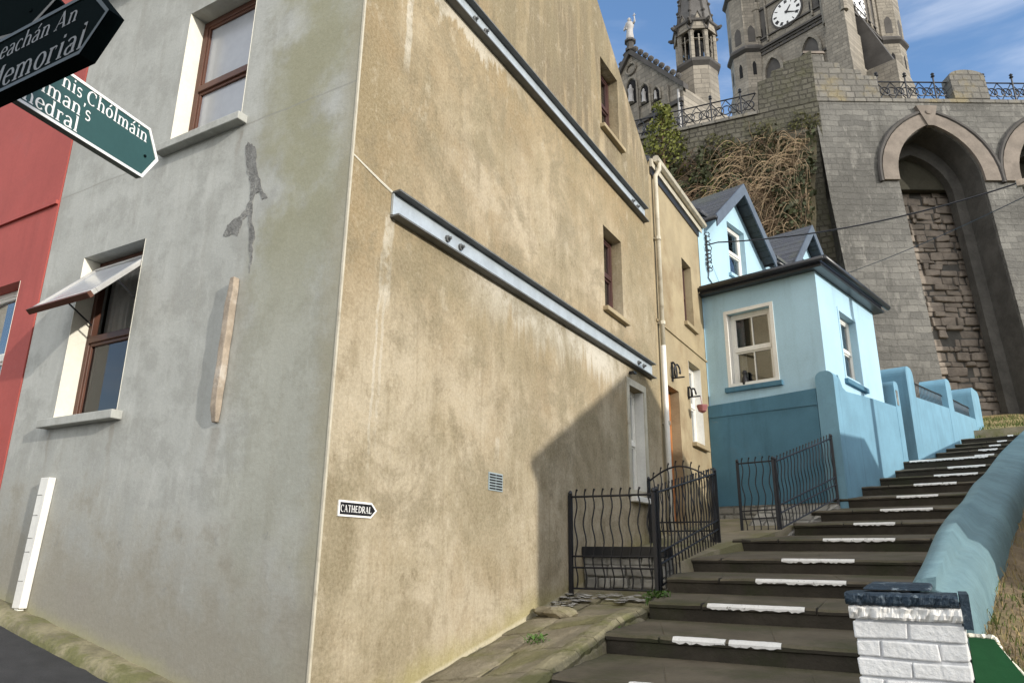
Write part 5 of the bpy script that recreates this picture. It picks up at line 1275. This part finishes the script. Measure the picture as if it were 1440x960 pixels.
# ================================================================== lettering (own serif strokes)
def arc(cx,cy,rx,ry,a0,a1,n=10,thick=.10,thin=.035):
    o=[]
    for k in range(n+1):
        a=math.radians(a0+(a1-a0)*k/n); o.append((cx+rx*math.cos(a),cy+ry*math.sin(a),thin+(thick-thin)*abs(math.cos(a))**1.3))
    return o
def ln_(x0,y0,x1,y1,w,w2=None): return [(x0,y0,w),(x1,y1,w2 or w)]
T_=.105; S_=.042
def stem(x,y0,y1,w=T_): return ln_(x,y0,x,y1,w)
def srf(x,y,h=.10): return ln_(x-h,y,x+h,y,S_)
XH=.46; CAP=.68; ASC=.72
G={
'a':(.50,[arc(.21,.12,.13,.12,60,320,9,.095),arc(.22,.33,.15,.13,150,0,8,.09),stem(.37,.0,.33),ln_(.37,.03,.46,.02,S_),ln_(.2,.26,.37,.27,S_)]),
'c':(.44,[arc(.25,.23,.17,.23,50,310,14,.11),ln_(.36,.37,.37,.39,.09)]),
'd':(.55,[arc(.25,.23,.17,.23,35,325,14,.105),stem(.41,0,ASC),ln_(.33,ASC-.02,.41,ASC-.02,S_),ln_(.41,.02,.5,.02,S_)]),
'e':(.47,[arc(.25,.23,.17,.23,5,320,15,.11),ln_(.1,.25,.41,.25,S_)]),
'h':(.58,[stem(.14,0,ASC),srf(.14,.02),ln_(.05,ASC-.02,.14,ASC-.02,S_),arc(.29,.29,.15,.16,170,0,9,.10),stem(.44,0,.3),srf(.44,.02)]),
'i':(.29,[stem(.15,0,XH),srf(.15,.02),ln_(.06,XH-.02,.15,XH-.02,S_),ln_(.15,.58,.15,.67,.09)]),
'l':(.29,[stem(.15,0,ASC),srf(.15,.02),ln_(.06,ASC-.02,.15,ASC-.02,S_)]),
'm':(.86,[stem(.14,0,XH),srf(.14,.02),ln_(.05,XH-.02,.14,XH-.02,S_),arc(.28,.29,.14,.16,170,0,9,.1),stem(.42,0,.3),srf(.42,.02),arc(.56,.29,.14,.16,170,0,9,.1),stem(.70,0,.3),srf(.70,.02)]),
'n':(.58,[stem(.14,0,XH),srf(.14,.02),ln_(.05,XH-.02,.14,XH-.02,S_),arc(.29,.29,.15,.16,170,0,9,.10),stem(.44,0,.3),srf(.44,.02)]),
'o':(.52,[arc(.26,.23,.18,.23,0,360,20,.11)]),
'r':(.42,[stem(.14,0,XH),srf(.14,.02),ln_(.05,XH-.02,.14,XH-.02,S_),arc(.27,.29,.13,.15,165,60,6,.06,.05),ln_(.33,.39,.35,.38,.1)]),
's':(.40,[arc(.20,.345,.12,.105,40,270,9,.07,.06),arc(.20,.125,.13,.115,90,-140,9,.07,.06),ln_(.31,.38,.31,.44,.04)]),
"'":(.18,[ln_(.09,.52,.11,.70,.05,.09)]),
' ':(.26,[]),
'A':(.70,[ln_(.10,.0,.33,CAP,.045),ln_(.33,CAP,.58,.0,.115),ln_(.18,.23,.48,.23,S_),srf(.10,.02,.09),srf(.58,.02,.1)]),
'C':(.66,[arc(.35,.34,.27,.34,52,308,18,.12),ln_(.54,.48,.54,.66,.05)]),
'M':(.86,[ln_(.13,0,.15,CAP,.045),ln_(.15,CAP,.42,.04,.115),ln_(.42,.04,.69,CAP,.045),stem(.71,0,CAP,.115),srf(.13,.02,.1),srf(.71,.02,.11),ln_(.06,CAP-.02,.16,CAP-.02,S_),ln_(.7,CAP-.02,.8,CAP-.02,S_)]),
'T':(.62,[stem(.31,0,CAP,.12),ln_(.05,CAP-.03,.57,CAP-.03,.06),srf(.31,.02,.12)]),
'H':(.74,[stem(.16,0,CAP,.12),stem(.58,0,CAP,.12),ln_(.16,.34,.58,.34,.06),srf(.16,.02),srf(.58,.02),srf(.16,CAP-.02),srf(.58,CAP-.02)]),
'E':(.60,[stem(.16,0,CAP,.12),ln_(.1,.03,.54,.03,.06),ln_(.1,CAP-.03,.52,CAP-.03,.06),ln_(.16,.35,.42,.35,.06)]),
'D':(.70,[stem(.16,0,CAP,.12),arc(.22,.34,.40,.31,-90,90,14,.12,.06),ln_(.08,.03,.22,.03,.06),ln_(.08,CAP-.03,.22,CAP-.03,.06)]),
'R':(.70,[stem(.16,0,CAP,.12),arc(.30,.50,.24,.15,-90,90,10,.11,.06),ln_(.08,CAP-.03,.30,CAP-.03,.06),ln_(.16,.35,.32,.35,.06),ln_(.36,.35,.60,.02,.12),srf(.16,.02)]),
'L':(.58,[stem(.16,0,CAP,.12),ln_(.08,.03,.52,.03,.06),srf(.16,CAP-.02),ln_(.52,.03,.52,.16,.05)]),
}
for b,acc in (('á','a'),('ó','o')):
    w,s=G[acc]; G[b]=(w,s+[ln_(.20,.54,.33,.70,.05,.08)])
def text(mb,F,txt,u,v,size,n0=.001,n1=.003,shear=0,sx=1,right=False):
    tot=sum(G[c][0] for c in txt)*size*sx
    if right: u-=tot
    li=0
    for ch in txt:
        w,ss=G[ch]
        for st_ in ss:
            li+=1; e=n1+.00012*(li%9)
            P=[Vector((p[0],p[1],0)) for p in st_]; L_=[];R_=[]
            for i,p in enumerate(P):
                d=(P[min(i+1,len(P)-1)]-P[max(i-1,0)]); d=d.normalized() if d.length>1e-6 else Vector((1,0,0)); nn=Vector((-d.y,d.x,0))*st_[i][2]/2
                L_.append(p+nn); R_.append(p-nn)
            f_=lambda p: F.p(u+(p.x+shear*p.y)*size*sx, v+p.y*size, e)
            vs=[f_(p) for p in L_]+[f_(p) for p in R_]; k=len(P)
            mb.add(vs,[(i,k+i,k+i+1,i+1) for i in range(k-1)])
        u+=w*size*sx
    return tot

# ================================================================== fingerpost
PO=Vector((.55,-2.80,0))
sp=thing('sign_post','dark fingerpost pole standing just left of the view, carrying the direction signs','sign post',(PO.x,PO.y,-.6))
f=MB(); f.tube([(PO.x,PO.y,-.8),(PO.x,PO.y,3.55)],.045,12); f.build('pole', M['signd'], sp, smooth=True)
f=MB(); f.lathe((PO.x,PO.y,3.55),[(.05,0),(.06,.03),(.03,.06),(.05,.11),(.03,.16),(0,.18)],12); f.build('finial', M['signd'], sp, smooth=True)
def finger(label, F, u0,u1, v0,v1, tip, body, border, th_=.04):
    """board from u0 to u1, pointed over the last `tip`; F normal points to the readable side"""
    t=thing('direction_sign',label,'sign',F.p(u0,v0,0),'fingerboards on the signpost')
    vm=(v0+v1)/2
    f=MB(); f.fprism(F,[(u0,v0),(u1-tip,v0),(u1,vm),(u1-tip,v1),(u0,v1)],-th_/2,th_/2); bo=f.build('board', body, t)
    f=MB(); b=.014; n0,n1=th_/2,th_/2+.004
    k=[(u0,v0),(u1-tip,v0),(u1,vm),(u1-tip,v1),(u0,v1)]; kk=[(u0,v0+b),(u1-tip-b*.55,v0+b),(u1-b*1.25,vm),(u1-tip-b*.55,v1-b),(u0,v1-b)]
    vs=[F.p(a,c,n1) for a,c in k]+[F.p(a,c,n1) for a,c in kk]+[F.p(a,c,n0) for a,c in kk]; fs=[]
    for i in range(4): fs+=[(i,i+1,5+i+1,5+i),(5+i,5+i+1,10+i+1,10+i)]
    f.add(vs,fs); f.build('border', border, t)
    f=MB(); q=F.p(u1-tip*1.05,vm-.02,th_/2); f.lathe((0,0,0),[(0,0),(.008,0),(.008,.004),(0,.004)],8); f.v=[q+F.U*v.x+F.V*v.y+F.N*v.z for v in f.v]; f.build('rivet', M['signd'], t)
    return t,th_/2+.001
d1=Vector((.9991,.0431,0)); F1=Frame((1.63,-2.74,0),d1,Zv,d1.cross(Zv))
t,n=finger('dark unlit fingerboard reading Memorial, pointing right in front of the others',F1,-1.03,-.025,2.722,2.972,.115,M['signd'],plain('sign_shaded_border',(.03,.045,.045),.4,.1,3,30,0),.05)
f=MB(); text(f,F1,'neachán An',-.205,2.878,.098,0,n,.18,1.0,True); f.build('lettering', M['signgrey'], t)
f=MB(); text(f,F1,'Memorial',-.135,2.748,.135,0,n,.15,1.02,True); f.build('lettering', M['signgrey'], t)
d2=Vector((-.2023,.9793,0)); F2=Frame((.43,-1.84,0),d2,Zv,d2.cross(Zv))
t,n=finger('sunlit green fingerboard with white border pointing away, naming the cathedral',F2,-.99,0.0,2.985,3.262,.078,M['signg'],M['signw'],.035)
f=MB(); text(f,F2,'nis Chólmáin',-.085,3.176,.098,0,n,0,.86,True); f.build('lettering', M['signw'], t)
f=MB(); text(f,F2,"lman's",-.405,3.092,.105,0,n,0,.86,True); f.build('lettering', M['signw'], t)
f=MB(); text(f,F2,'hedral',-.455,3.008,.105,0,n,0,.92,True); f.build('lettering', M['signw'], t)
d3=Vector((.975,.22,0)); F3=Frame((1.45,-2.58,0),d3,Zv,d3.cross(Zv))
t,n=finger('topmost dark fingerboard, only its lower edge in view above the Memorial one',F3,-.90,-.40,3.06,3.31,.12,M['signd'],M['steeldark'],.05)
# the little wall sign
cs=thing('wall_sign','small black and white arrow-shaped sign reading CATHEDRAL on the ochre wall','sign',(0,.35,1.5))
f=MB(); f.fprism(FS,[(.140,1.466),(.49,1.466),(.553,1.522),(.49,1.578),(.140,1.578)],.002,.014); f.build('plate', M['signw'], cs)
f=MB(); f.fprism(FS,[(.154,1.480),(.484,1.480),(.532,1.522),(.484,1.564),(.154,1.564)],.0145,.0165); f.build('panel', M['black'], cs)
f=MB(); text(f,FS,'CATHEDRAL',.157,1.498,.070,0,.0172,0,.79); f.build('lettering', M['signw'], cs)

# ================================================================== things fixed to the grey front
t=thing('timber_plank','bleached timber batten fixed upright on edge on the grey wall','plank',(-1.1,-.08,2.2))
f=MB(); K=10; rows=[]
rr=random.Random(9)
for k in range(K+1):
    z=2.20+1.22*k/K; w=.036 if 0<k<K else .026; x=-1.215+.03*k/K+rr.uniform(-.004,.004); o=-.066+rr.uniform(-.006,.006)+(.03 if k==0 else 0)
    rows.append([(x-w,o,z),(x+w,o,z),(x+w,-.003,z),(x-w,-.003,z)])
f.add([v for r in rows for v in r],[(k*4+c,k*4+(c+1)%4,(k+1)*4+(c+1)%4,(k+1)*4+c) for k in range(K) for c in range(4)]+[(3,2,1,0),(K*4,K*4+1,K*4+2,K*4+3)])
f.build('batten', M['wood'], t, bevel=.008)
t=thing('white_post','leaning white painted timber post at the foot of the grey wall','post',(-3.5,-.05,.6))
f=MB(); f.hexa([(-3.57,-.07,.72),(-3.44,-.07,.72),(-3.44,-.003,.72),(-3.57,-.003,.72),(-3.50,-.07,1.86),(-3.36,-.07,1.86),(-3.36,-.003,1.86),(-3.50,-.003,1.86)]); po=f.build('casing', M['white'], t, bevel=.008)
f=MB()
for k,z in enumerate((.95,1.2,1.32,1.52,1.7)):
    x=-3.57+.07*(z-.72)/1.13; f.box(x+.002,x+.09,-.0735,-.0695,z,z+.004)
f.build('joint_lines', M['crack'], po)
f=MB(); f.box(-3.54,-3.48,-.06,-.01,.56,.72); f.build('foot', M['white'], t)

# ================================================================== overhead cables and their pole (just outside the view)
up=thing('utility_pole','tall timber utility pole standing right of the steps','pole',(6.45,11.0,1.0))
f=MB(); f.tube([(6.45,11,0),(6.45,11,9.2)],[.13,.10],10); f.build('pole', M['wood'], up); f=MB(); f.box(5.7,7.1,10.95,11.05,7.75,7.87); f.build('crossarm', M['wood'], up)
def cable(a,b,sag,label,r=.014):
    a=Vector(a);b=Vector(b); f=MB(); f.tube([a.lerp(b,k/20)-Zv*sag*4*(k/20)*(1-k/20) for k in range(21)],r,5); return tag(f.build('overhead_cable',M['iron']),label,'cable','overhead cables')
pa=FG.p(.33,7.7,.28)
cable(pa,(5.95,11.0,7.86),.25,'thick black overhead cable from the blue house bracket across the great wall',.016)
cable((FG.p(7.5,9.0,.1)),(6.3,11.0,7.72),.12,'thinner lower overhead cable crossing in front of the arch',.009)

# ================================================================== unseen neighbours: some inferred from cast shadows, the last added to shade a sign
oh=thing('opposite_house','rendered gabled house across the steps, right of the view','house',(9.5,4.7,-.5))
FO=Frame((7,0,0),(0,-1,0),Zv,(-1,0,0))
f=MB(); f.fprism(FO,[(-7.95,-1.2),(-1.4,-1.2),(-1.4,4.15),(-4.70,5.90),(-7.95,4.15)],-6,0); f.build('walls', M['tan2'], oh)
f=MB()
f.hexa([(7,1.25,4.07),(13,1.25,4.07),(13,4.7,5.92),(7,4.7,5.92),(7,1.25,4.17),(13,1.25,4.17),(13,4.7,6.02),(7,4.7,6.02)]); f.hexa([(7,4.7,5.92),(13,4.7,5.92),(13,8.1,4.07),(7,8.1,4.07),(7,4.7,6.02),(13,4.7,6.02),(13,8.1,4.17),(7,8.1,4.17)]); f.build('roof', M['slate'], oh)
f=MB(); f.fbox(FO,-5.2,-4.2,1.5,3.,.002,.03); f.build('window', M['glassout'], oh)
ow=thing('upper_shed','long low rendered outbuilding beyond the opposite gable, right of the steps','shed',(9,9,1))
f=MB(); f.box(7.02,11,8.12,10.0,-1,4.45); f.build('walls', M['tan2'], ow); f=MB(); f.hexa([(6.98,8.1,4.45),(11.1,8.1,4.45),(11.1,10.05,4.45),(6.98,10.05,4.45),(6.98,8.1,4.6),(11.1,8.1,5.0),(11.1,10.05,5.0),(6.98,10.05,4.6)]); f.build('roof', M['slate'], ow)
ch=thing('sign_shade_house','unseen rendered house added behind the viewpoint to shade the Memorial sign','house',(10,-8,-1.5))
f=MB(); fp=[(5.8,-8.85),(10.8,-10.1),(12,-5.31),(7,-4.06)]; f.hexa([(x,y,-2.5) for x,y in fp]+[(x,y,7.) for x,y in fp]); f.build('walls', M['whitedirty'], ch); f=MB(); f.hexa([(x,y,7.0) for x,y in fp]+[(8.25,-9.4,9.2),(8.35,-9.45,9.2),(9.55,-4.7,9.2),(9.45,-4.68,9.2)]); f.build('roof', M['slate'], ch)  # footprint turned along the sun's azimuth so its shade falls on that sign
FH=Frame((7,-4.06,0),Vector((1.2,4.79,0)).normalized()*-1,Zv,Vector((-4.79,1.2,0)).normalized())
for zz in (1.5,4.2):
    f=MB(); f.fbox(FH,2.,3.,zz,zz+1.6,.002,.03); f.build('window', M['glassout'], ch)

# ================================================================== camera, light, sky
cd=bpy.data.cameras.new('Camera'); cam=bpy.data.objects.new('Camera',cd); COL.objects.link(cam)
cd.lens=25.385; cd.sensor_width=36; cd.clip_start=.05; cd.clip_end=3000
Rm=((0.8669345007587322,0.13373860921008518,-0.48014430726684637),(0.498308275534177,-0.2531511209916894,0.8292185311935605),(0.010650536529323898,0.9581380351218728,0.2861084964212604))
mw=Matrix(((Rm[0][0],Rm[0][1],-Rm[0][2],CAMP.x),(Rm[1][0],Rm[1][1],-Rm[1][2],CAMP.y),(Rm[2][0],Rm[2][1],-Rm[2][2],CAMP.z),(0,0,0,1)))
cam.matrix_world=mw; SC.camera=cam
SUN=Vector((1,-.25,.28)).normalized()
sl=bpy.data.lights.new('Sun','SUN'); sl.energy=2.05; sl.angle=math.radians(.9); sl.color=(1,.94,.85)
so3=bpy.data.objects.new('Sun',sl); COL.objects.link(so3); so3.rotation_euler=(-SUN).to_track_quat('-Z','Y').to_euler(); so3.location=(20,-10,20)
wd=bpy.data.worlds.new('World'); SC.world=wd; wd.use_nodes=True
nt=wd.node_tree; bg=nt.nodes['Background']; sk=nt.nodes.new('ShaderNodeTexSky'); sk.sky_type='NISHITA'; sk.sun_disc=False
sk.sun_elevation=math.asin(SUN.z); sk.sun_rotation=math.atan2(SUN.x,SUN.y)
sk.air_density=1.0; sk.dust_density=.25; sk.ozone_density=3.2
tc=nt.nodes.new('ShaderNodeTexCoord'); mp=nt.nodes.new('ShaderNodeMapping'); mp.inputs['Scale'].default_value=(2.2,.9,5.5); mp.inputs['Rotation'].default_value=(0,.5,.4)
no=nt.nodes.new('ShaderNodeTexNoise'); no.inputs['Scale'].default_value=1.6; no.inputs['Detail'].default_value=7; no.inputs['Roughness'].default_value=.55; no.inputs['Distortion'].default_value=.6
mr_=nt.nodes.new('ShaderNodeMapRange'); mr_.interpolation_type='SMOOTHSTEP'; mr_.inputs['From Min'].default_value=.42; mr_.inputs['From Max'].default_value=.85; mr_.inputs['To Max'].default_value=.42
mx=nt.nodes.new('ShaderNodeMix'); mx.data_type='RGBA'; mx.inputs[7].default_value=(6.6,6.45,6.3,1)
nt.links.new(tc.outputs['Generated'],mp.inputs[0]); nt.links.new(mp.outputs[0],no.inputs['Vector']); nt.links.new(no.outputs['Fac'],mr_.inputs['Value']); dt=nt.nodes.new('ShaderNodeVectorMath'); dt.operation='DOT_PRODUCT'; dt.inputs[1].default_value=(.52,-.85,.1); nt.links.new(tc.outputs['Generated'],dt.inputs[0])
m2=nt.nodes.new('ShaderNodeMapRange'); m2.interpolation_type='SMOOTHSTEP'; m2.inputs['From Min'].default_value=-.25; m2.inputs['From Max'].default_value=.55; m2.inputs['To Max'].default_value=.9; nt.links.new(dt.outputs['Value'],m2.inputs['Value'])  # unseen white cloud bank behind the camera, added as fill to lift shadows
ad_=nt.nodes.new('ShaderNodeMath'); ad_.use_clamp=True; nt.links.new(mr_.outputs[0],ad_.inputs[0]); nt.links.new(m2.outputs[0],ad_.inputs[1]); nt.links.new(ad_.outputs[0],mx.inputs[0]); nt.links.new(sk.outputs[0],mx.inputs[6]); nt.links.new(mx.outputs[2],bg.inputs[0]); bg.inputs[1].default_value=.15
SC.view_settings.view_transform='Standard'; SC.view_settings.look='None'; SC.view_settings.exposure=.92; SC.view_settings.gamma=1
